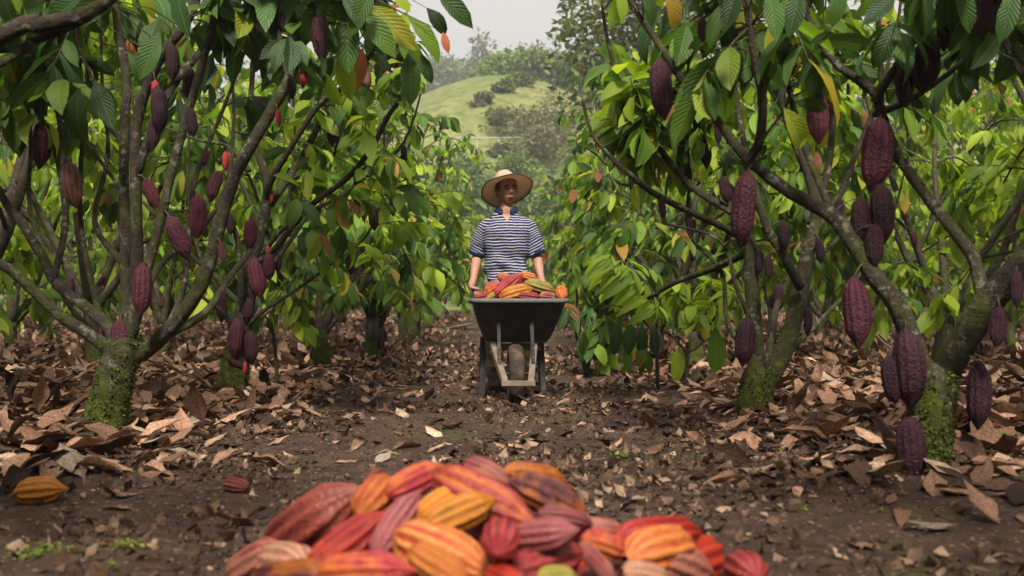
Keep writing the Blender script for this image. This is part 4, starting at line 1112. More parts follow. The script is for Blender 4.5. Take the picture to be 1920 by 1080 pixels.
P2, R2_ = s3.limb(px(YF, (1238, 640), (1215, 610), (1185, 585), (1150, 572), (1125, 580)), [.011, .010, .008, .006, .004], 'stem')
for c, n in (((1215, 610), 6), ((1185, 585), 8), ((1150, 572), 8), ((1125, 580), 7), ((1200, 600), 6)):
    s3.twig(at(c[0], c[1] + 22, YF + .05), Vector((random.gauss(-.3, .4), random.gauss(.1, .3), -.2)), .2, n - 2, .2, 1.0, random.choice((0, 1)), .004)
for i in range(4):
    x0 = 1160 + i * 22
    s3.leaf_px(x0, 600 + i * 4, x0 - 8 + i * 4, 668, YF - .1, kind=2)
trees += [s1, s2, s3]
# dense low branches of the right row behind the barrow
s4 = Tree(at(1100, 640, 9.6).x, 9.6, 'low bush of green leaves hanging to the ground just right of the wheelbarrow', None, M_TWIG, cat='plant', name='leafy_shoot', seed=34)
for q in [((1090, 660), (1085, 600), (1080, 530), (1070, 480), (1052, 440)), ((1090, 655), (1110, 590), (1140, 540), (1160, 520)), ((1088, 640), (1070, 590), (1052, 560)), ((1090, 640), (1120, 600), (1150, 590))]:
    P = px(9.6, *q); P[0] = Vector((s4.base.x, s4.base.y, s4.base.z)); s4.limb(P, [.018 - .013 * i / (len(P) - 1) for i in range(len(P))], 'stem')
for i in range(26):
    Pq, Rq = s4.r.choice(s4.paths); p = s4.r.choice(Pq[3:])
    s4.twig(p, Vector((s4.r.gauss(-.1, .6), s4.r.gauss(-.3, .6), s4.r.gauss(-.1, .4))), s4.r.uniform(.15, .35), 7, .24, .9, s4.r.choice((0, 0, 2)), .004)
trees.append(s4)
A.moss(1500, .6); B.moss(1300, .5); R1.moss(1500, .7); R2.moss(1300, .5)
for t in trees: t.finish()

# ------------------------------------------------------------------ beyond: bushes, hill trees, far ridge
for i, (pxx, Yd, h, w, mat, n, sz) in enumerate([(905, 62, 6.0, 9, M_BUSH, 1500, .5), (960, 60, 4.2, 8, M_BUSHL, 1300, .45), (1010, 64, 4.6, 9, M_BUSH, 1500, .5), (850, 60, 7, 10, M_BUSH, 1400, .5), (1070, 62, 8, 10, M_BUSH, 1300, .5),
        (800, 66, 9, 12, M_BUSH, 1000, .6), (1130, 66, 9, 12, M_BUSH, 1000, .6), (930, 52, 3.2, 7, M_BUSHL, 1100, .4), (990, 50, 3.6, 7, M_BUSHL, 1100, .4), (880, 54, 4.4, 7, M_BUSHL, 900, .4), (1045, 52, 3.4, 8, M_BUSH, 900, .4)]):
    x = (pxx - 960) / FPX * Yd
    far_plant('bush', 'bush', x, Yd, float(hill_h(x, Yd)) - .2 if Yd > 50 else ghs(x, Yd), h, w, n, sz, ('rounded green bush at the foot of the hill, %s from the left in the gap' % ORD2[sorted((850, 880, 905, 930, 960, 990, 1010, 1045)).index(pxx)]) if 840 < pxx < 1060 else 'green bush at the foot of the hill, hidden behind a tree row', 'bushes at the foot of the hill', mat, seed=800 + i, low=-.1)
for i, (pxx, Yd, h, w, mat) in enumerate([(965, 86, 3.0, 6, M_BUSHL), (990, 88, 4.2, 8, M_BUSHB), (1015, 90, 5.0, 9, M_BUSHB), (940.5, 82, 2.2, 5, M_BUSH), (1000, 80, 3.2, 7, M_BUSH), (1040, 92, 6, 9, M_BUSHB), (975, 94, 2.4, 7, M_BUSHB), (880, 80, 5.5, 6, M_BUSH), (905, 84, 1.4, 2.5, M_BUSH), (925, 96, 1.6, 3, M_BUSHL), (950, 104, 1.5, 3, M_BUSH), (900, 100, 1.3, 2.4, M_BUSHB), (976, 108, 1.6, 3.2, M_BUSH), (940, 90, 1.2, 2.6, M_BUSHB)]):
    x = (pxx - 960) / FPX * Yd
    far_plant('bush', 'bush', x, Yd, float(hill_h(x, Yd)) - .3, h, w, 900, .4, '%s bush on the grassy hillside, %s counted from the left' % ('brownish' if mat is M_BUSHB else 'green', (ORD2 + ['fourteenth'])[sorted((965, 990, 1015, 940.5, 1000, 1040, 975, 880, 905, 925, 950, 900, 976, 940)).index(pxx)]), 'bushes on the hillside', mat, seed=830 + i, low=-.1)
for i, (pxx, Yd, h, w, mat) in enumerate([(930, 128, 5.5, 9, M_BUSHL), (955, 130, 7.5, 11, M_BUSHL), (980, 131, 8.5, 12, M_BUSH), (1005, 128, 7.5, 10, M_BUSHB), (1030, 127, 7.0, 10, M_BUSH), (1060, 129, 9, 12, M_BUSH), (910, 132, 4.5, 8, M_BUSH), (1095, 128, 9, 13, M_BUSHL), (1020, 133, 9, 11, M_BUSHL)]):
    x = (pxx - 960) / FPX * Yd
    far_plant('hilltop_tree', 'tree', x, Yd, float(hill_h(x, Yd)) - .4, h, w, 1300, .75, 'rounded green tree on the hill crest, %s from the left' % ORD2[[910, 930, 955, 980, 1005, 1020, 1030, 1060, 1095].index(pxx)], 'trees along the hill crest', mat, seed=860 + i, low=-.05)
r_ = random.Random(5)
for i in range(46):
    Yd = r_.uniform(215, 330); x = (r_.uniform(690, 1130) - 960) / FPX * Yd
    if i == 0: x, Yd = (897 - 960) / FPX * 262, 262
    far_plant('ridge_tree', 'tree', x, Yd, float(hill_h(x, Yd)) - .5, 17 if i == 0 else r_.uniform(7, 13), 9 if i == 0 else r_.uniform(11, 17), 420, 1.5, 'tallest hazy tree, standing above the far ridge left of the hill' if i == 0 else 'bluish hazy tree on the far wooded ridge', 'trees on the far ridge', M_BUSH, seed=900 + i, low=-.1)
# the big tree leaning in at the right of the sky gap
xb = (1206 - 960) / FPX * 44
far_plant('tall_tree', 'tree', xb, 44, ghs(xb, 44), 18.5, 7.8, 4600, .42, 'tall yellow-green tree rising right of the sky gap above the hill', None, M_BIG, .22, 77, 16, .40)
for i, (pxx, Yd, h, w) in enumerate([(-20, 47, 15, 10), (190, 44, 13, 9), (390, 48, 15, 10), (560, 45, 12, 8), (700, 50, 12.5, 8), (1290, 47, 15, 9), (1450, 45, 14, 9), (1640, 49, 16, 10), (1830, 45, 14, 9), (1990, 48, 15, 10)]):
    x = (pxx - 960) / FPX * Yd
    far_plant('tall_tree', 'tree', x, Yd, ghs(x, Yd), h, w, 2600, .5, 'tall shade tree seen through the leaves beyond the plantation', 'tall trees beyond the plantation', (M_BIG, M_BUSHL)[i % 2], .2, 950 + i, 12, .05)
# a pale rail across the foot of the hill
Yr = 62.0
while float(hill_h((935 - 960) / FPX * Yr, Yr)) + .9 < at(935, 258, Yr).z and Yr < 118: Yr += .25
rl = empty('rail_fence', at(935, 258, Yr))
tag(rl, 'pale thin rail fence crossing the foot of the grassy hill', 'fence')
rx0, rx1, rz = at(885, 258, Yr).x - 1.5, at(985, 258, Yr).x + 1.5, at(935, 258, Yr).z
M_PALE = plain('pale_wood', (.36, .35, .30), .8, .2)
b_ = MB(); b_.beam((rx0 - rl.location.x, 0, 0), (rx1 - rl.location.x, 0, 0), .05, .09); b_.build('rail', M_PALE, rl, False)
for i in range(5):
    x = rx0 + (rx1 - rx0) * i / 4
    g = float(hill_h(x, Yr)) - .3
    b_ = MB(); b_.box((x - rl.location.x, .1, (g - rz) / 2 - .05), (.09, .09, rz - g)); b_.build('post', M_PALE, rl, False)

# ------------------------------------------------------------------ the pile of harvested pods
PM = dict(
    maroon=pod_material('ripe_maroon', (0.185, 0.030, 0.025), (0.074, 0.007, 0.008), (0.237, 0.061, 0.037), .6),
    dusty=pod_material('ripe_dusty_pink', (0.266, 0.064, 0.056), (0.126, 0.011, 0.016), (0.296, 0.116, 0.075), .7),
    orange=pod_material('ripe_orange', (0.429, 0.079, 0.010), (0.266, 0.018, 0.006), (0.458, 0.146, 0.018), .7),
    red=pod_material('ripe_red', (0.296, 0.011, 0.008), (0.148, 0.003, 0.005), (0.370, 0.036, 0.010), .5),
    mauve=pod_material('ripe_mauve', (0.266, 0.082, 0.077), (0.118, 0.015, 0.025), (0.237, 0.052, 0.050), .6),
    pinkred=pod_material('ripe_pink_red', (0.311, 0.025, 0.026), (0.148, 0.005, 0.012), (0.429, 0.121, 0.018), .65),
    yellow=pod_material('ripe_yellow', (0.458, 0.176, 0.018), (0.370, 0.097, 0.008), (0.458, 0.097, 0.013), .6),
    olive=pod_material('ripe_olive', (0.340, 0.137, 0.011), (0.163, 0.057, 0.006), (0.414, 0.121, 0.008), .6),
    stripe=pod_material('ripe_striped', (0.296, 0.034, 0.032), (0.429, 0.116, 0.015), (0.178, 0.010, 0.015), .8),
    purple=pod_material('ripe_purple', (0.089, 0.013, 0.018), (0.048, 0.006, 0.010), (0.385, 0.109, 0.011), .8),
    crimson=pod_material('ripe_crimson', (0.244, 0.013, 0.018), (0.096, 0.003, 0.007), (0.296, 0.039, 0.031), .5),
    apricot=pod_material('ripe_apricot', (0.473, 0.170, 0.040), (0.296, 0.034, 0.013), (0.444, 0.121, 0.022), .6),
    green=pod_material('ripe_green', (0.244, 0.207, 0.034), (0.141, 0.134, 0.015), (0.296, 0.207, 0.044), .6),
    cream=pod_material('ripe_cream', (0.340, 0.200, 0.124), (0.237, 0.079, 0.044), (0.326, 0.139, 0.087), .6))
PILE_ARR = [pod_arrays(60, 26, R_, .03, s, False, bendy=bd) for s, (R_, bd) in enumerate([(.212, .02), (.192, .035), (.230, .0), (.222, -.02)])]
_pm = {}
def pile_mesh(col, v):
    if (col, v) not in _pm:
        V, Q, R = PILE_ARR[v]; _pm[(col, v)] = np_mesh('harvested_pod', V, Q, PM[col], None, None, True, {'ridge': R})
    return _pm[(col, v)]
PC = Vector((-.07, 2.16, 0)); PH = .335
def dome(x, y):
    rx_ = .60 if x < PC.x else .50
    ry_ = .46
    q = ((x - PC.x) / rx_) ** 2 + ((y - PC.y) / ry_) ** 2
    return ghs(x, y) + PH * max(0.0, 1 - q ** .85) + .015
def on_pile(pxx, pyy):
    d = ray(pxx, pyy); t = 1.2
    best = None
    while t < 3.4:
        p = CAM + d * t; g = p.z - dome(p.x, p.y)
        if best is None or g < best[0]: best = (g, p)
        if g < 0: return p
        t += .01
    return best[1]
def crop(c): return 420 + .5417 * c[0], 820 + .5417 * c[1]
def lay_pod(name, a, b_, col, v, label, group, cat='cacao pod', sink=.35, fat=1.0, spin=None, lift=0.0):
    d = b_ - a; L = d.length
    c = (a + b_) / 2
    view = (c - CAM).normalized()
    nrm = Vector((0, -.35, 1)).normalized()
    c = c - nrm * (.22 * L * fat * sink) + ZUP * lift
    o = link(name, pile_mesh(col, v))
    X = d.normalized(); Zv = (ZUP - X * ZUP.dot(X))
    Zv = Zv.normalized() if Zv.length > .05 else X.orthogonal().normalized()
    Y_ = Zv.cross(X)
    M3 = Matrix((X, Y_, Zv)).transposed()
    M3 = M3 @ Matrix.Rotation(random.uniform(0, 6.28) if spin is None else spin, 3, 'X')
    o.matrix_world = Matrix.LocRotScale(c, M3.to_quaternion(), Vector((L, L * fat, L * fat)))
    tag(o, label, cat, group)
    return o
GP = 'harvested cacao pods in the foreground pile'
# (one end, other end) in the enlarged picture of the pile, colour, shape, girth, depth change along it, label
PODS = [
 ((165, 375), (480, 140), 'maroon', 1, 1.0, 0, 'long dusky maroon pod leaning on the left shoulder of the pile'),
 ((20, 470), (205, 350), 'dusty', 1, .9, .03, 'dusty pink pod tapering at the far left end of the pile'),
 ((465, 255), (585, 125), 'orange', 2, 1.15, .05, 'bright orange pod tucked right behind the long maroon one'),
 ((285, 455), (565, 240), 'red', 0, .95, -.02, 'glossy red pod lying just below the long maroon one'),
 ((520, 405), (680, 170), 'mauve', 1, .8, 0, 'upright mauve pod with pale stripes near the middle of the pile'),
 ((560, 190), (770, 85), 'pinkred', 0, 1.0, .06, 'pink-red pod with orange flank at the top left of the pile'),
 ((670, 270), (815, 170), 'yellow', 2, 1.1, .02, 'small light yellow pod half hidden behind the mustard one'),
 ((690, 300), (940, 195), 'olive', 2, .95, -.03, 'mustard yellow pod with olive end near the top centre'),
 ((725, 105), (1085, 285), 'stripe', 1, .9, 0, 'long pink-red pod with orange grooves sloping down to the right from the top'),
 ((830, 75), (990, 150), 'dusty', 1, .95, .08, 'dusty pink pod at the very top of the pile'),
 ((990, 130), (1260, 255), 'purple', 0, 1.0, .03, 'dark purple pod with orange flank at the upper right of the pile'),
 ((965, 105), (1190, 140), 'purple', 1, .8, .12, 'dull purple pod lying behind the purple and orange one'),
 ((590, 310), (935, 465), 'apricot', 2, .95, -.03, 'big apricot pod with deep grooves in the front centre'),
 ((640, 370), (850, 500), 'yellow', 0, 1.0, -.10, 'golden yellow pod in front, under the big apricot one'),
 ((965, 290), (945, 395), 'crimson', 2, 1.35, -.12, 'crimson pod seen end-on showing its dark star tip'),
 ((995, 335), (1230, 305), 'mauve', 0, .85, 0, 'pale mauve pod lying across, right of the end-on crimson pod'),
 ((1085, 250), (1280, 290), 'mauve', 1, .85, .05, 'mauve pod behind the pale mauve one at the right shoulder'),
 ((1000, 450), (1250, 375), 'crimson', 2, 1.0, -.02, 'fat crimson pod below the pale mauve one'),
 ((1235, 355), (1360, 500), 'dusty', 1, .85, -.03, 'pinkish pod pointing down towards the camera right of the fat crimson one'),
 ((1235, 335), (1400, 395), 'pinkred', 0, 1.05, .03, 'salmon and yellow pod in the gap between the two crimson groups'),
 ((1265, 290), (1385, 315), 'dusty', 1, .95, .10, 'short dusty pod end behind the salmon one'),
 ((1355, 330), (1655, 305), 'red', 1, .85, .04, 'curved bright red pod on top of the right-hand cluster'),
 ((1390, 400), (1630, 350), 'apricot', 0, 1.0, 0, 'orange-yellow pod under the curved bright red one'),
 ((1545, 430), (1710, 375), 'red', 2, 1.1, .03, 'red and orange pod at the right end of the cluster'),
 ((1480, 385), (1680, 480), 'dusty', 0, .9, -.05, 'purple-pink pod in front of the red and orange one'),
 ((320, 455), (670, 440), 'pinkred', 1, .8, -.10, 'red pod with orange stripes lying along the front left'),
 ((90, 480), (390, 455), 'purple', 1, .75, -.10, 'purple pod with yellow patches at the lower left edge'),
 ((1080, 478), (1230, 480), 'green', 0, 1.2, -.06, 'yellow-green pod peeping up at the bottom edge of the picture'),
 ((915, 455), (1040, 510), 'red', 0, 1.0, -.08, 'plain red pod low in front, under the end-on crimson one'),
 ((1380, 450), (1545, 490), 'cream', 0, 1.0, -.05, 'pale cream pod low in front of the right-hand cluster'),
 ((140, 405), (290, 425), 'cream', 1, 1.1, .02, 'small cream and brown pod under the left end of the maroon one'),
 ((480, 165), (545, 100), 'maroon', 1, 1.0, .12, 'maroon pod tip showing behind the orange one'),
]
for i, (a, b_, col, v, fat, dz, lab) in enumerate(PODS):
    qa, qb = crop(a), crop(b_)
    pa, pb = on_pile(*qa), on_pile(*qb)
    # ends keep their pixel; the far end may sit deeper so that the pod rests on the slope
    if (pa.y - pb.y) > .16: pa = at(*qa, pb.y + .16)
    if (pb.y - pa.y) > .16: pb = at(*qb, pa.y + .16)
    if dz: pa = at(*qa, pa.y + dz); pb = at(*qb, pb.y + dz)
    if 'end-on' in lab:
        pb = at(*qb, pa.y - .10)
    if 'pile' and (pb - pa).length > .27:
        pass
    lay_pod('harvested_pod', pa, pb, col, v, lab, GP, fat=fat, sink=.30)
# the heap below them
for i, (x, y, z, ang, col) in enumerate([(-.38, 2.22, .06, .4, 'maroon'), (-.25, 2.1, .07, 1.2, 'red'), (-.1, 2.05, .07, 2.0, 'pinkred'), (.05, 2.1, .07, .2, 'crimson'), (.2, 2.18, .06, 1.0, 'maroon'), (.32, 2.25, .05, 2.4, 'dusty'),
        (-.22, 2.3, .07, .9, 'orange'), (-.05, 2.3, .07, .1, 'crimson'), (.12, 2.32, .06, 2.1, 'red'), (-.2, 2.18, .17, .3, 'crimson'), (-.05, 2.15, .18, 1.7, 'maroon'), (.1, 2.2, .17, .8, 'red'), (-.08, 2.26, .24, 2.6, 'purple'),
        (-.3, 1.95, .06, .5, 'apricot'), (-.12, 1.88, .06, 1.3, 'yellow'), (.08, 1.9, .06, 2.7, 'crimson'), (.26, 2.0, .06, .9, 'mauve')]):
    d = Vector((math.cos(ang), math.sin(ang), random.uniform(-.15, .15))) * .10
    c = Vector((x, y, z + ghs(x, y)))
    lay_pod('harvested_pod', c - d, c + d, col, i % 4, 'harvested pod buried in the heap under the topmost pods', GP, sink=0)
# single pods on the ground
def ground_pod(pxx, pyy, L, col, v, ang, lab, fat=1.0, name='fallen_pod', end_on=False):
    Yd = .60 * FPX / (pyy - 575); p = at(pxx, pyy, Yd)
    p.z = ghs(p.x, p.y) + .20 * L * fat
    d = Vector((math.cos(ang), math.sin(ang), .05)) * L / 2
    return lay_pod(name, p - d, p + d, col, v, lab, None, sink=0, fat=fat)
ground_pod(1399, 1052, .17, 'crimson', 2, -1.45, 'single crimson pod lying end-on on the soil right of the pile', 1.15)
ground_pod(76, 900, .17, 'olive', 2, .25, 'yellow pod lying among dry leaves at the left edge', 1.15)
ground_pod(441, 884, .13, 'maroon', 0, 2.6, 'small maroon pod lying on the soil left of the path', 1.0)

# ------------------------------------------------------------------ wheelbarrow
M_TRAY = plain('black_plastic', (.022, .020, .019), .55, .4, nscale=16, namt=.5, bstr=.2, dirt=(.060, .048, .038))
M_RIM = plain('worn_rim', (.11, .105, .10), .7, .3, nscale=40, namt=.5)
M_STEEL = plain('black_steel', (.018, .017, .016), .8, .25, nscale=30, namt=.5, bstr=.2, dirt=(.07, .05, .038))
M_WOOD = plain('worn_wood', (.17, .132, .10), .8, .2, nscale=24, namt=.6, bstr=.4, dirt=(.14, .10, .07))
M_RUBBER = plain('dusty_rubber', (.040, .031, .025), .95, .1, nscale=50, namt=.6, bstr=.5, dirt=(.115, .074, .050))
M_HUB = plain('rusty_rim', (.09, .06, .045), .7, .4, metallic=.2)
wb_y = 6.86
wb = tag(empty('wheelbarrow', (.025, wb_y, ghs(.025, wb_y)), math.radians(3.5)), 'black wheelbarrow loaded with ripe cacao pods standing in the middle of the path', 'wheelbarrow')
wb.scale = (1, 1, 1.035)
def rrect(cx, cy, z, hx_, hy_, r, n=6, skew=0.0):
    out = []
    for qx, qy, a0 in ((1, 1, 0), (-1, 1, PI / 2), (-1, -1, PI), (1, -1, 1.5 * PI)):
        for i in range(n + 1):
            a = a0 + PI / 2 * i / n
            out.append(Vector((cx + qx * (hx_ - r) + r * math.cos(a), cy + qy * (hy_ - r) + r * math.sin(a), z + skew * (qy * (hy_ - r) + r * math.sin(a)))))
    return out
# tray: shell with inside and outside walls, front at local y = -.10, back at .80
tr = MB()
oz = [(.395, .215, .25, .46), (.42, .235, .275, .455), (.50, .268, .33, .43), (.60, .300, .40, .395), (.675, .318, .445, .365)]
ringsO = [rrect(.03, cy, z, hx_, hy_, .09) for z, hx_, hy_, cy in oz]
ringsI = [rrect(.03, cy, z + (.012 if i == 0 else 0), hx_ - .008, hy_ - .008, .085) for i, (z, hx_, hy_, cy) in enumerate(oz)][::-1]
tr.rings(ringsO + ringsI, True, (True, True))
tray = tr.build('tray', M_TRAY, wb)
rm = MB()
rp = rrect(.03, .365, .680, .332, .458, .10)
cr = [(-.014, -.016), (.014, -.016), (.016, .008), (.004, .013), (-.014, .009)]
R_ = []
for i in range(len(rp)):
    p = rp[i]; out_ = (p - Vector((.03, .365, p.z))); out_ = Vector((out_.x / .332, out_.y / .458, 0)).normalized()
    R_.append([p + out_ * u + ZUP * w for u, w in cr])
R_.append(R_[0])
rm.rings(R_, True, (False, False)); rm.build('rim', M_RIM, tray)
# wheel
wh = empty('wheel', (0, 0, .195)); wh.parent = wb
ty = MB()
NS, NT = 60, 14
rg = []
for i in range(NS + 1):
    a = 2 * PI * i / NS; ring = []
    for k in range(NT):
        b2 = 2 * PI * k / NT
        rad_ = .148 + .047 * math.cos(b2); w_ = .054 * math.sin(b2)
        if math.cos(b2) > .1:
            lug = ((i % NS) + (1 if math.sin(b2) > 0 else 0) * 2) % 4 < 2
            rad_ += .005 if lug and abs(math.sin(b2)) > .1 else -.001
        ring.append(Vector((w_, rad_ * math.cos(a), rad_ * math.sin(a))))
    rg.append(ring)
ty.rings(rg, True, (False, False)); ty.build('tyre', M_RUBBER, wh)
hb = MB()
hb.rings([[Vector((x, r * math.cos(a), r * math.sin(a))) for a in [2 * PI * k / 24 for k in range(24)]] for x, r in ((-.03, .108), (-.028, .09), (-.012, .04), (-.04, .035), (-.04, .012), (.04, .012), (.04, .035), (.012, .04), (.028, .09), (.03, .108))], True, (True, True))
hb.build('wheel_rim', M_HUB, wh)
ax_ = MB(); ax_.tube([(-.12, 0, .195), (.12, 0, .195)], .010, 8); ax_.build('axle', M_STEEL, wb)
# long handles that are also the frame
for s in (-1, 1):
    hnd = MB(); hnd.beam((s * .085, -.26, .145), (s * .25, .93, .735), .042, .048)
    ho = hnd.build('handle', M_WOOD, wb, False, .006)
    gp = MB(); dv = (Vector((s * .25, .93, .735)) - Vector((s * .085, -.26, .145))).normalized()
    e0 = Vector((s * .25, .93, .735)); gp.tube([e0 - dv * .02, e0 + dv * .04, e0 + dv * .15, e0 + dv * .16], [.018, .020, .020, .014], 12)
    gp.build('grip', M_TRAY, ho)
fb = MB(); fb.beam((-.112, -.275, .150), (.112, -.275, .150), .03, .034); fb.build('front_brace', M_WOOD, wb, False, .004)
fb = MB(); fb.beam((-.20, .30, .36), (.20, .30, .36), .05, .05); fb.build('cross_brace', M_WOOD, wb, False, .004)
for s in (-1, 1):
    st_ = MB(); st_.beam((s * .115, -.10, .20), (s * .115, .06, .56), .026, .016, (0, 1, 0)); st_.build('tray_strut', M_STEEL, wb, False, .003)
    lg = MB()
    lg.beam((s * .205, .33, .39), (s * .225, .30, .0), .040, .016, (0, 1, 0)).beam((s * .205, .62, .42), (s * .225, .42, .012), .040, .016, (0, 1, 0)).beam((s * .225, .29, .010), (s * .225, .43, .010), .042, .018)
    lg.build('leg', M_STEEL, wb, False, .003)
lb = MB(); lb.beam((-.215, .36, .20), (.215, .36, .20), .016, .034); lb.build('leg_brace', M_STEEL, wb, False, .003)
for s in (-1, 1):
    for z in (.36, .30):
        bl = MB(); bl.tube([(s * .115, -.098 + (z - .2) * .44, z), (s * .115, -.112 + (z - .2) * .44, z)], .009, 8); bl.build('bolt', M_HUB, wb)
# its load
GB = 'ripe cacao pods heaped in the wheelbarrow'
def crop7(c): return 820 + .4444 * c[0], 300 + .4444 * c[1]
for i, (a, b_, col, v, fat, Yd, lab) in enumerate([
    ((240, 580), (362, 478), 'crimson', 1, 1.0, 6.98, 'big crimson pod lying slantwise on top of the wheelbarrow load'),
    ((262, 580), (408, 540), 'olive', 0, 1.0, 6.92, 'yellow pod lying across the front of the wheelbarrow load'),
    ((366, 515), (500, 556), 'green', 1, 1.05, 7.02, 'light green ribbed pod on the right of the wheelbarrow load'),
    ((330, 572), (446, 584), 'crimson', 1, .95, 6.90, 'dark crimson pod at the front edge under the green one'),
    ((430, 570), (512, 582), 'dusty', 0, 1.1, 6.95, 'reddish pod between the dark crimson and the warty orange one'),
    ((520, 535), (528, 588), 'orange', 2, 1.15, 6.98, 'warty orange-pink pod seen end-on at the right end of the load'),
    ((204, 566), (258, 528), 'orange', 2, 1.5, 7.08, 'orange pod behind the left end of the load'),
    ((158, 580), (222, 566), 'pinkred', 0, 1.3, 7.02, 'pinkish red pod at the left edge of the tray beside the hand'),
    ((206, 588), (262, 556), 'green', 0, .9, 6.96, 'small green pod under the slanting crimson one'),
    ((252, 486), (330, 512), 'apricot', 0, 1.1, 7.16, 'tan and pink pod peeping over the back of the load at left'),
    ((345, 482), (425, 502), 'apricot', 1, 1.2, 7.16, 'pale orange pod at the back of the load, top right'),
    ((395, 500), (440, 520), 'yellow', 2, 1.1, 7.2, 'yellowish pod half hidden behind the green one'),
    ((300, 590), (352, 578), 'green', 1, .9, 6.89, 'greenish pod tip just above the tray rim'),
    ((200, 540), (300, 520), 'dusty', 1, 1.0, 7.25, 'dusty red pod at the back of the load'),
    ((330, 545), (470, 530), 'red', 0, 1.0, 7.18, 'red pod in the middle of the load under the green one'),
    ((240, 575), (330, 560), 'maroon', 0, 1.0, 7.2, 'maroon pod in the middle of the load'),
    ((400, 580), (520, 560), 'maroon', 2, 1.0, 7.22, 'maroon pod at the right back of the load'),
    ((220, 600), (330, 598), 'pinkred', 2, 1.0, 7.12, 'pink-red pod lying low in the tray at left'),
    ((360, 600), (480, 600), 'orange', 2, 1.0, 7.12, 'orange pod lying low in the tray at right'),
    ((250, 600), (420, 600), 'crimson', 2, .9, 7.35, 'crimson pod lying low at the back of the tray')]):
    lay_pod('harvested_pod', at(*crop7(a), Yd), at(*crop7(b_), Yd + (.05 if 'end-on' not in lab else -.12)), col, v, lab, GB, sink=.05, fat=fat)
for i in range(9):
    x = -.18 + .18 * (i % 3) + .03; y = wb_y + .18 + .22 * (i // 3)
    c = Vector((x, y, .56 + ghs(0, wb_y))); a = random.uniform(0, 3)
    lay_pod('harvested_pod', c - Vector((math.cos(a), math.sin(a), 0)) * .09, c + Vector((math.cos(a), math.sin(a), 0)) * .09, ('red', 'orange', 'crimson')[i % 3], i % 4, 'pod filling the tray beneath the visible load', GB, sink=0)

# ------------------------------------------------------------------ the man
mx_, my_ = -.045, 8.02
man = tag(empty('person', (mx_, my_, ghs(mx_, my_))), 'man in a wide straw hat and navy striped polo shirt pushing the wheelbarrow', 'person')
MI = Matrix.Translation(man.location).inverted()
def skin_material():
    m, nt, out = new_mat('skin'); b = N(nt)
    obj = b.n('ShaderNodeTexCoord').outputs['Object']
    c = b.ramp(b.noise(obj, 14, 3), [(.3, (.26, .122, .080)), (.7, (.39, .195, .135))])
    x = b.n('ShaderNodeBsdfPrincipled'); b.l(c, x.inputs['Base Color']); x.inputs['Roughness'].default_value = .55
    x.inputs['Specular IOR Level'].default_value = .35
    x.inputs['Subsurface Weight'].default_value = .12; x.inputs['Subsurface Radius'].default_value = (.02, .008, .004)
    b.l(b.bump(b.noise(obj, 120, 2), .2, .002), x.inputs['Normal']); b.l(x.outputs[0], out.inputs['Surface'])
    return m
M_SKIN = skin_material()
def evaluated(mb, name, mat, voxel, smooth=6, extra=None):
    """fuse overlapping closed shapes into one continuous skin"""
    o = link(name, mb.mesh(name, None))
    m = o.modifiers.new('r', 'REMESH'); m.mode = 'VOXEL'; m.voxel_size = voxel; m.use_smooth_shade = True
    if smooth:
        s = o.modifiers.new('s', 'SMOOTH'); s.iterations = smooth; s.factor = .5
    dg = bpy.context.evaluated_depsgraph_get(); dg.update()
    me = bpy.data.meshes.new_from_object(o.evaluated_get(dg))
    bpy.data.objects.remove(o)
    me.name = name; me.materials.clear(); me.materials.append(mat)
    me.polygons.foreach_set('use_smooth', np.ones(len(me.polygons), bool))
    return me
def ell(mb, c, r, M=None, n=14):
    V, F = [], []
    for i in range(n + 1):
        for k in range(2 * n):
            a = PI * i / n; b2 = PI * k / n
            v = Vector((r[0] * math.sin(a) * math.cos(b2), r[1] * math.sin(a) * math.sin(b2), r[2] * math.cos(a)))
            V.append((M @ v if M is not None else v) + Vector(c))
    for i in range(n):
        for k in range(2 * n):
            k2 = (k + 1) % (2 * n)
            F.append((i * 2 * n + k, (i + 1) * 2 * n + k, (i + 1) * 2 * n + k2, i * 2 * n + k2))
    return mb.add(V, F)
def ering(c, rx, ry, n=28, p=2.4, tilt=0.0):
    out = []
    for k in range(n):
        a = 2 * PI * k / n; ca, sa = math.cos(a), math.sin(a)
        x = rx * abs(ca) ** (2 / p) * (1 if ca > 0 else -1); y = ry * abs(sa) ** (2 / p) * (1 if sa > 0 else -1)
        out.append(Vector((c[0] + x, c[1] + y, c[2] + tilt * x)))
    return out
HY = Matrix.Rotation(math.radians(22), 4, 'Z')                   # head turned towards the right row
HC = Vector((0.0, -.025, 1.598))
HEAD = Matrix.Translation(HC) @ HY @ Matrix.Rotation(math.radians(-3), 4, 'Y') @ Matrix.Diagonal((1.10, 1.06, 1.04, 1))
hand_pts = []
body = MB()
body.rings([ering((0, 0, .86), .150, .105), ering((0, 0, .95), .145, .10), ering((0, 0, 1.05), .142, .098), ering((0, -.005, 1.18), .160, .108), ering((0, -.008, 1.28), .165, .108), ering((0, 0, 1.34), .132, .088), ering((0, .005, 1.405), .080, .062), ering((0, .0, 1.46), .058, .06)])
body.tube([(0, .012, 1.40), (0, .0, 1.47), (0, -.015, 1.56)], [.062, .056, .056], 16)
hv, hf = [], []
nh, nk = 44, 56
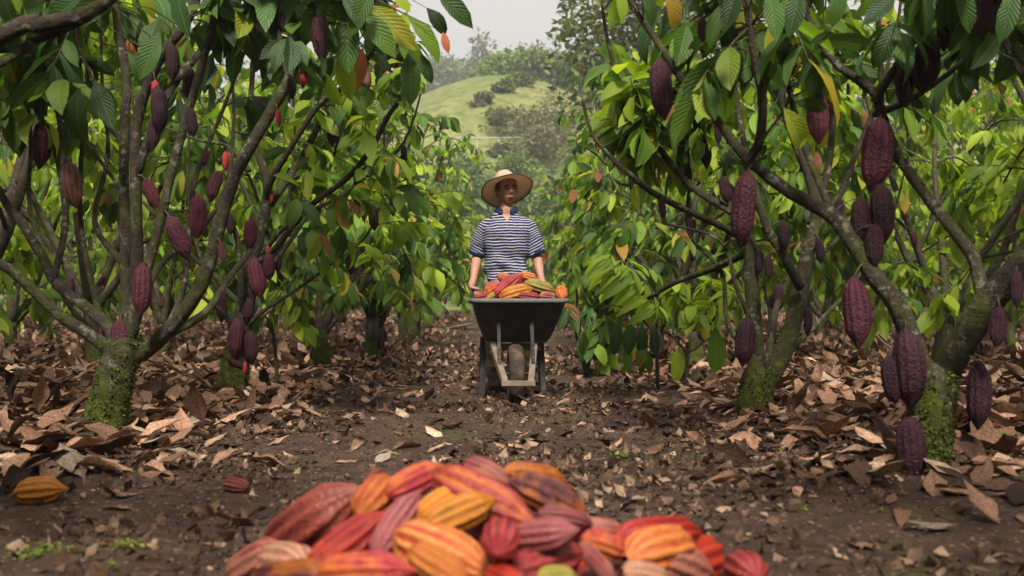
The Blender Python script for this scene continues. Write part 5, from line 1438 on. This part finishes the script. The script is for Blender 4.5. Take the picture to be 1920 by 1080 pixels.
for i in range(nh + 1):
    for k in range(nk):
        a = PI * i / nh; b2 = 2 * PI * k / nk
        n_ = Vector((math.sin(a) * math.cos(b2), math.sin(a) * math.sin(b2), math.cos(a)))
        low = max(0, -n_.z)
        p = Vector((n_.x * .075 * (1 - .30 * low ** 1.3), n_.y * .094 * (1 - (.22 if n_.y > 0 else .02) * low), n_.z * .118))
        fr = max(0, -n_.y)
        g = lambda x0, z0, sx_, sz_: math.exp(-((p.x - x0) / sx_) ** 2 - ((p.z - z0) / sz_) ** 2) * (fr > .2)
        f = .020 * g(0, -.012, .010, .018) + .010 * g(0, .008, .009, .022) + .008 * g(0, -.022, .017, .010)
        f += .006 * g(0, .030, .042, .010) - .010 * g(.030, .010, .016, .011) - .010 * g(-.030, .010, .016, .011)
        f += .005 * g(0, -.056, .024, .010) - .003 * g(0, -.042, .03, .005) + .010 * g(0, -.100, .025, .016)
        f += .005 * g(.042, -.018, .016, .016) + .005 * g(-.042, -.018, .016, .016)
        p.y -= f
        hv.append(HEAD @ p)
for i in range(nh):
    for k in range(nk):
        k2 = (k + 1) % nk
        hf.append((i * nk + k, (i + 1) * nk + k, (i + 1) * nk + k2, i * nk + k2))
body.add(hv, hf)
for s in (-1, 1):
    ell(body, HEAD @ Vector((s * .074, .010, -.004)), (.009, .020, .032), (HY @ Matrix.Rotation(.3 * s, 4, 'Z')).to_3x3(), 8)
# arms down to the grips
WBM = Matrix.Translation(wb.location) @ Matrix.Rotation(wb.rotation_euler.z, 4, 'Z') @ Matrix.Diagonal((1, 1, 1.035, 1))
arm = {}
for s in (-1, 1):
    dvl = (Vector((s * .25, .93, .735)) - Vector((s * .105, -.26, .145))).normalized()
    gpos = MI @ (WBM @ (Vector((s * .25, .93, .735)) + dvl * .085)); gdir = (WBM.to_3x3() @ dvl).normalized()
    sh = Vector((s * .160, .0, 1.335 + s * .012)); el = Vector((s * .236 + (.008 if s > 0 else 0), .05 - s * .02, 1.085)); wr = gpos + Vector((s * .010, .055, .085))
    arm[s] = (sh, el, wr)
    P, R = smooth_path([sh, sh.lerp(el, .5) + Vector((s * .012, 0, 0)), el, el.lerp(wr, .35) + Vector((0, .0, 0)), wr], [.040, .046, .041, .041, .027], 5)
    body.tube(P, R, 16)
    # hand closed round the grip
    out_ = Vector((s, 0, 0)); out_ = (out_ - gdir * out_.dot(gdir)).normalized(); upv = gdir.cross(out_) * (1 if gdir.cross(out_).z > 0 else -1)
    pal = gpos + out_ * .030 + upv * .022
    body.tube([wr, wr.lerp(pal, .5), pal + gdir * .0], [.027, .028, .030], 12)
    ell(body, pal, (.020, .043, .040), Matrix((out_, gdir, upv)).transposed(), 10)
    for j in range(4):
        L_ = (1.0, 1.08, 1.02, .82)[j]; base = gpos - gdir * (.034 - .023 * (j))
        pts = []
        for q in range(6):
            a = math.radians(55 - q * 47 * L_)
            pts.append(base + (out_ * math.cos(a) + upv * math.sin(a)) * (.034 if q < 5 else .029))
        body.tube(pts, [.0115, .011, .0105, .010, .0095, .008], 8)
    th_ = [pal - gdir * .03 + upv * .01, gpos - gdir * .052 + upv * .036 + out_ * .008, gpos - gdir * .058 + upv * .030 - out_ * .022, gpos - gdir * .056 + upv * .010 - out_ * .034]
    body.tube(th_, [.015, .0125, .0115, .009], 8)
# legs mid-step
leg = {-1: [(-.085, 0, .88), (-.10, -.03, .50), (-.10, .06, .09)], 1: [(.085, 0, .88), (.11, -.10, .50), (.12, -.06, .09)]}
for s in (-1, 1):
    P, R = smooth_path([Vector(p) for p in leg[s]], [.085, .058, .040], 6); body.tube(P, R, 16)
body_me = evaluated(body, 'body', M_SKIN, .0055, 3)
bo = link('body', body_me, man)

def shirt_material():
    m, nt, out = new_mat('striped_knit'); b = N(nt)
    obj = b.n('ShaderNodeTexCoord').outputs['Object']
    sp = b.n('ShaderNodeSeparateXYZ'); b.l(obj, sp.inputs[0])
    ax = b.math('ABSOLUTE', sp.outputs[0])
    wob = b.math('MULTIPLY', b.math('SUBTRACT', b.noise(obj, 6, 3), .5), .045)
    z = b.math('ADD', sp.outputs[2], wob)
    # the sleeves hang at a slant, so their stripes do too
    sl = b.math('MULTIPLY', b.math('MAXIMUM', b.math('SUBTRACT', ax, .185), 0.0), -.55)
    z = b.math('ADD', z, sl)
    f = b.math('FRACT', b.math('DIVIDE', z, .0225))
    st = b.ramp(f, [(.0, 0.0), (.56, 0.0), (.66, 1.0), (.90, 1.0), (1.0, 0.0)])
    col = b.mix(st, (.014, .016, .046), (.36, .35, .41))
    x = b.bsdf(col, .9, .15, b.bump(b.noise(obj, 260, 2), .3, .002)); b.l(x, out.inputs['Surface'])
    return m
M_SHIRT = shirt_material()
M_NAVY = plain('navy_knit', (.012, .017, .055), .9, .15, nscale=120, namt=.4)
M_KHAKI = plain('khaki_cloth', (.33, .255, .165), .9, .15, nscale=18, namt=.4, dirt=(.22, .16, .10))
M_BOOT = plain('dark_boot', (.035, .026, .020), .7, .3, dirt=(.09, .065, .045))
sh_ = MB()
sh_.rings([ering((0, .0, .875), .168, .128), ering((0, 0, .93), .176, .134), ering((0, -.006, .99), .170, .128), ering((0, 0, 1.06), .166, .122), ering((0, -.006, 1.18), .178, .126), ering((0, -.010, 1.28), .190, .130), ering((0, -.002, 1.345), .160, .112), ering((0, .004, 1.398), .108, .090), ering((0, .006, 1.432), .088, .076)])
for s in (-1, 1):
    sh, el, wr = arm[s]
    hem = sh.lerp(el, .97) + Vector((s * .004, 0, 0))
    P, R = smooth_path([sh + Vector((-s * .05, 0, .005)), sh + Vector((s * .006, 0, -.02)), sh.lerp(el, .5) + Vector((s * .012, 0, 0)), hem], [.048, .060, .066, .071], 5)
    sh_.tube(P, R, 18)
shirt_me = evaluated(sh_, 'shirt', M_SHIRT, .010, 6)
co = np.empty(len(shirt_me.vertices) * 3, np.float32); shirt_me.vertices.foreach_get('co', co); co = co.reshape(-1, 3)
no = np.empty_like(co).ravel(); shirt_me.vertices.foreach_get('normal', no); no = no.reshape(-1, 3)
w1 = vnoise(co[:, 0] * 9 + co[:, 2] * 14 + 3, co[:, 2] * 7 - co[:, 0] * 5 + co[:, 1] * 6, 41) - .5
w2 = vnoise(co[:, 0] * 26 + co[:, 2] * 18, co[:, 2] * 24 + co[:, 1] * 17, 42) - .5
amp = .5 + 1.2 * np.clip((1.12 - co[:, 2]) / .2, 0, 1)
co = co + no * ((w1 * .034 + w2 * .014) * amp)[:, None]
shirt_me.vertices.foreach_set('co', co.ravel())
import bmesh
bm = bmesh.new(); bm.from_mesh(shirt_me)
kill = []
for f in bm.faces:
    c = f.calc_center_median()
    if c.y < -.02 and c.z > 1.335 and abs(c.x - .004) < (c.z - 1.335) * .52 + .002: kill.append(f)
    elif c.z > 1.425 and abs(c.x) < .085: kill.append(f)
    elif c.z < .885 and f.normal.z < -.6: kill.append(f)
bmesh.ops.delete(bm, geom=kill, context='FACES'); bm.to_mesh(shirt_me); bm.free()
so = link('shirt', shirt_me, man)
sm = so.modifiers.new('thick', 'SOLIDIFY'); sm.thickness = .004; sm.offset = 1
# collar, sleeve bands
cl = MB(); ra = []
n = 30
for i in range(n + 1):
    t = i / n; a = -PI / 2 + math.radians(20) + t * (2 * PI - math.radians(40))
    fr = max(0.0, -math.sin(a)) ** 3
    e = Vector((math.cos(a), math.sin(a) * .95, 0))
    ra.append([Vector((0, .006, 1.425 - .02 * fr)) + e * .070, Vector((0, .004, 1.475 - .035 * fr)) + e * .069, Vector((0, .004, 1.478 - .036 * fr)) + e * .076,
               Vector((0, .0, 1.440 - .045 * fr)) + e * (.098 + .016 * fr), Vector((0, .0, 1.434 - .052 * fr)) + e * (.097 + .018 * fr), Vector((0, .004, 1.462 - .04 * fr)) + e * .079])
cl.rings(ra, True, (True, True)); cl.build('collar', M_NAVY, so, sub=1)
for s in (-1, 1):
    sh, el, wr = arm[s]; hem = sh.lerp(el, .97) + Vector((s * .004, 0, 0)); dd = (el - sh).normalized()
    bd = MB(); bd.tube([hem - dd * .030, hem - dd * .026, hem + dd * .002, hem + dd * .005, hem - dd * .02], [.068, .074, .075, .069, .06], 22, .0, 0, False); bd.build('sleeve_band', M_NAVY, so)
bt = MB()
for z in (1.318,):
    ell(bt, (.004, -.134, z), (.005, .003, .005), None, 6)
bt.build('button', M_PALE, so)
# trousers
tro = MB()
tro.rings([ering((0, 0, .78), .168, .125), ering((0, 0, .86), .160, .118), ering((0, 0, .93), .152, .110)])
for s in (-1, 1):
    P, R = smooth_path([Vector(p) for p in leg[s]], [.098, .080, .070], 6); tro.tube(P, R, 18)
tm = evaluated(tro, 'trousers', M_KHAKI, .011, 6)
co = np.empty(len(tm.vertices) * 3, np.float32); tm.vertices.foreach_get('co', co); co = co.reshape(-1, 3)
no = np.empty_like(co).ravel(); tm.vertices.foreach_get('normal', no); no = no.reshape(-1, 3)
co = co + no * ((vnoise(co[:, 0] * 12 + co[:, 2] * 9, co[:, 2] * 22 + co[:, 1] * 9, 43) - .5) * .024)[:, None]
tm.vertices.foreach_set('co', co.ravel())
link('trousers', tm, man)
bl = MB(); R2q = [ering((0, 0, .905), .166, .124), ering((0, 0, .945), .164, .122)]
for s in (-1, 1):
    a = Vector(leg[s][2]); bt = MB()
    P = [a + Vector((0, .02, .10)), a + Vector((0, .015, 0)), a + Vector((0, .01, -.045))]
    bt.rings([ering(a + Vector((0, .015, .10)), .055, .060), ering(a + Vector((0, .01, .02)), .050, .065), ering(a + Vector((0, -.03, -.02)), .050, .115), ering(a + Vector((0, -.045, -.06)), .052, .140), ering(a + Vector((0, -.045, -.088)), .054, .142)])
    bt.build('boot', M_BOOT, man, sub=1)
# face details
M_HAIR = plain('dark_hair', (.018, .013, .010), .7, .3, nscale=120, namt=.6)
M_EYE = plain('eye_dark', (.02, .012, .01), .2, .5); M_LIP = plain('lip', (.30, .105, .085), .5, .3, namt=.1)
for s in (-1, 1):
    e = MB(); ell(e, HEAD @ Vector((s * .030, -.0795, .009)), (.011, .005, .0055), HY.to_3x3(), 8); e.build('eye', M_EYE, man)
    e = MB(); e.tube([HEAD @ Vector((s * .012, -.097, .027)), HEAD @ Vector((s * .032, -.092, .033)), HEAD @ Vector((s * .050, -.076, .026))], [.003, .0046, .002], 6); e.build('eyebrow', M_HAIR, man)
e = MB(); e.tube([HEAD @ Vector((-.022, -.0865, -.054)), HEAD @ Vector((-.008, -.0945, -.053)), HEAD @ Vector((.008, -.0945, -.053)), HEAD @ Vector((.022, -.0865, -.054))], [.002, .0052, .0052, .002], 8); e.build('mouth', M_LIP, man)
hr = MB()
hh, hf2 = [], []
for i in range(13):
    for k in range(29):
        b2 = -PI / 2 + math.radians(62) + k / 28 * math.radians(236)
        back = max(0.0, math.sin(b2)); a = .15 + (1.62 + .45 * back - .15) * i / 12
        n_ = Vector((math.sin(a) * math.cos(b2), math.sin(a) * math.sin(b2), math.cos(a)))
        lw = max(0, -n_.z)
        hh.append(HEAD @ Vector((n_.x * .0795 * (1 - .2 * lw), n_.y * .0990 * (1 - .2 * lw) + .002, n_.z * .122)))
for i in range(12):
    for k in range(28): hf2.append((i * 29 + k, (i + 1) * 29 + k, (i + 1) * 29 + k + 1, i * 29 + k + 1))
hr.add(hh, hf2); hr.build('hair', M_HAIR, man)
# straw hat, tipped back and to one side
def straw_material():
    m, nt, out = new_mat('straw'); b = N(nt)
    obj = b.n('ShaderNodeTexCoord').outputs['Object']
    w = b.n('ShaderNodeTexWave', wave_type='RINGS', rings_direction='Z'); w.inputs['Scale'].default_value = 60; w.inputs['Distortion'].default_value = 1.2; b.l(obj, w.inputs[0])
    c = b.mix(b.math('MULTIPLY', w.outputs['Fac'], .35), (.62, .47, .32), (.42, .29, .18))
    c = b.mix(b.ramp(b.noise(obj, 10, 3), [(.45, 0.0), (.75, .35)]), c, (.45, .33, .22))
    p = b.bsdf(c, .85, .2, b.bump(w.outputs['Fac'], .4, .002))
    t = b.n('ShaderNodeBsdfTranslucent'); b.l(c, t.inputs['Color'])
    mx = b.n('ShaderNodeMixShader'); mx.inputs[0].default_value = .42
    b.l(p, mx.inputs[1]); b.l(t.outputs[0], mx.inputs[2]); b.l(mx.outputs[0], out.inputs['Surface'])
    return m
M_STRAW = straw_material()
HAT = Matrix.Translation(HC + Vector((-.004, .016, .049))) @ Matrix.Rotation(math.radians(-15), 4, 'Y') @ Matrix.Rotation(math.radians(-25), 4, 'X') @ Matrix.Scale(1.08, 4)
hat = MB(); n = 56
prof = [(.0, .108), (.035, .107), (.060, .098), (.076, .074), (.083, .045), (.088, .010), (.093, .0), (.115, -.006), (.150, -.014), (.180, -.026), (.203, -.042)]
inner = [(.203, -.046), (.180, -.030), (.150, -.018), (.115, -.010), (.090, -.004), (.084, .010), (.079, .045), (.072, .072), (.057, .094), (.033, .103), (.0, .104)]
rg = []
for r, z in prof + inner:
    ring = []
    for k in range(n):
        a = 2 * PI * k / n
        wv = .010 * math.sin(2 * a + .6) * max(0, (r - .09) / .11) + .004 * math.sin(5 * a + 1) * max(0, (r - .09) / .11)
        ring.append(HAT @ Vector((max(r, .001) * math.cos(a) * .96, max(r, .001) * math.sin(a) * 1.06, z + wv)))
    rg.append(ring)
hat.rings(rg, True, (True, True)); ho = hat.build('hat', M_STRAW, man)
M_BAND = plain('dark_band', (.035, .025, .022), .8, .2)
bn = MB(); bn.rings([[HAT @ Vector((r * math.cos(2 * PI * k / n) * .96, r * math.sin(2 * PI * k / n) * 1.06, z)) for k in range(n)] for r, z in ((.0885, .012), (.0915, .013), (.0895, .026), (.0865, .026))], True, (False, False)); bn.build('hat_band', M_BAND, ho)
eg = MB(); pts = []
for k in range(n + 1):
    a = 2 * PI * k / n; r = .203
    wv = .010 * math.sin(2 * a + .6) * (r - .09) / .11 + .004 * math.sin(5 * a + 1) * (r - .09) / .11
    pts.append(HAT @ Vector((r * math.cos(a) * .96, r * math.sin(a) * 1.06, -.044 + wv)))
eg.tube(pts, .0048, 8, cap=False); eg.build('brim_edge', M_BAND, ho)

# ------------------------------------------------------------------ sticks on the ground
def stick(label, pts, r, mat=M_TWIG, side=None):
    P = [at(p[0], p[1], CAM.z * FPX / (p[2] - 575)) for p in pts]
    for p, q in zip(P, pts):
        p.z = ghs(p.x, p.y) + r + (q[2] - q[1]) * p.y / FPX * 1.0
    b0 = P[0].copy()
    Q, R = smooth_path([p - b0 for p in P], [r * (1 - .45 * i / (len(P) - 1)) for i in range(len(P))], 4)
    b_ = MB(); b_.tube(Q, R, 7, .12, 3)
    if side: b_.tube([Q[side], Q[side] + Vector((.06, .05, .03)), Q[side] + Vector((.12, .12, .05))], [r * .6, r * .5, r * .3], 6)
    o = b_.build('fallen_branch', mat); o.location = b0
    tag(o, label, 'stick')
    return o
M_PALET = plain('bare_twig', (.24, .185, .135), .85, .15, nscale=40, namt=.6)
stick('bare pale stick slanting down among the litter left of the near V-forked tree', [(1555, 575, 640), (1610, 600, 650), (1650, 640, 665), (1688, 668, 672)], .016, M_PALET, 5)
stick('thin crooked pale twig leaning over the litter at the far right', [(1790, 605, 615), (1748, 560, 628), (1735, 540, 636), (1700, 585, 650)], .011, M_PALET)
stick('dark thin stick lying on the soil right of the foreground pile', [(1280, 919, 919), (1350, 905, 905), (1420, 903, 903), (1480, 895, 895)], .008, M_TWIG)
stick('weathered branch lying across the far litter left of the path', [(790, 633, 633), (840, 628, 628), (890, 622, 622)], .03, M_PALET)
stick('grey stick lying behind the foot of the left forked tree', [(60, 668, 668), (110, 664, 664), (150, 662, 662)], .014, M_PALET)
# big curled dry leaves that stand up from the litter
def big_leaf(label, x0, y0, x1, y1, Yd, v, roll, cat='fallen leaf'):
    a, b_ = at(x0, y0, Yd), at(x1, y1, Yd); d = b_ - a
    o = link('curled_leaf', DRY_ME[v]); o.matrix_world = leaf_matrix(a, d, d.length, roll, Vector((.2, -.8, .8)))
    tag(o, label, cat)
big_leaf('large brown curled leaf standing upright at the left, in front of the litter bank', 72, 775, 62, 690, 5.3, 3, .5)
big_leaf('pale brown cupped leaf leaning beside the upright curled leaf at left', 20, 760, 40, 690, 5.35, 4, -.5)
big_leaf('dark folded leaf leaning right of the upright curled leaf', 100, 770, 96, 715, 5.4, 1, .9)
big_leaf('grey-brown curled leaf lying right of the path between pile and two-stemmed tree', 1325, 835, 1420, 880, 4.2, 3, .6)
big_leaf('long dark leaf propped on the litter in front of the two-stemmed tree', 1350, 828, 1460, 830, 4.7, 2, .3)
big_leaf('long tan leaf leaning against the foot of the near V-forked tree', 1800, 800, 1835, 895, 3.9, 1, .4)
big_leaf('dead brown leaf bent over right of the near V-forked trunk', 1790, 830, 1850, 850, 3.8, 6, .2)

# ------------------------------------------------------------------ air
hz = bpy.data.meshes.new('haze')
x0, x1, y0, y1, z0, z1 = -1000, 1000, -70, 1600, -2, 110
hz.from_pydata([(x, y, z) for x in (x0, x1) for y in (y0, y1) for z in (z0, z1)], [], [(0, 1, 3, 2), (4, 6, 7, 5), (0, 4, 5, 1), (2, 3, 7, 6), (0, 2, 6, 4), (1, 5, 7, 3)])
hm, nt, out = new_mat('haze_air')
pv = nt.nodes.new('ShaderNodeVolumePrincipled'); pv.inputs['Color'].default_value = (.96, .97, 1, 1); pv.inputs['Density'].default_value = .0010; pv.inputs['Anisotropy'].default_value = .2
nt.links.new(pv.outputs[0], out.inputs['Volume']); hz.materials.append(hm)
USE_HAZE = True
if USE_HAZE:
    ho_ = link('haze', hz); tag(ho_, 'thin pale haze in the air', kind='stuff')
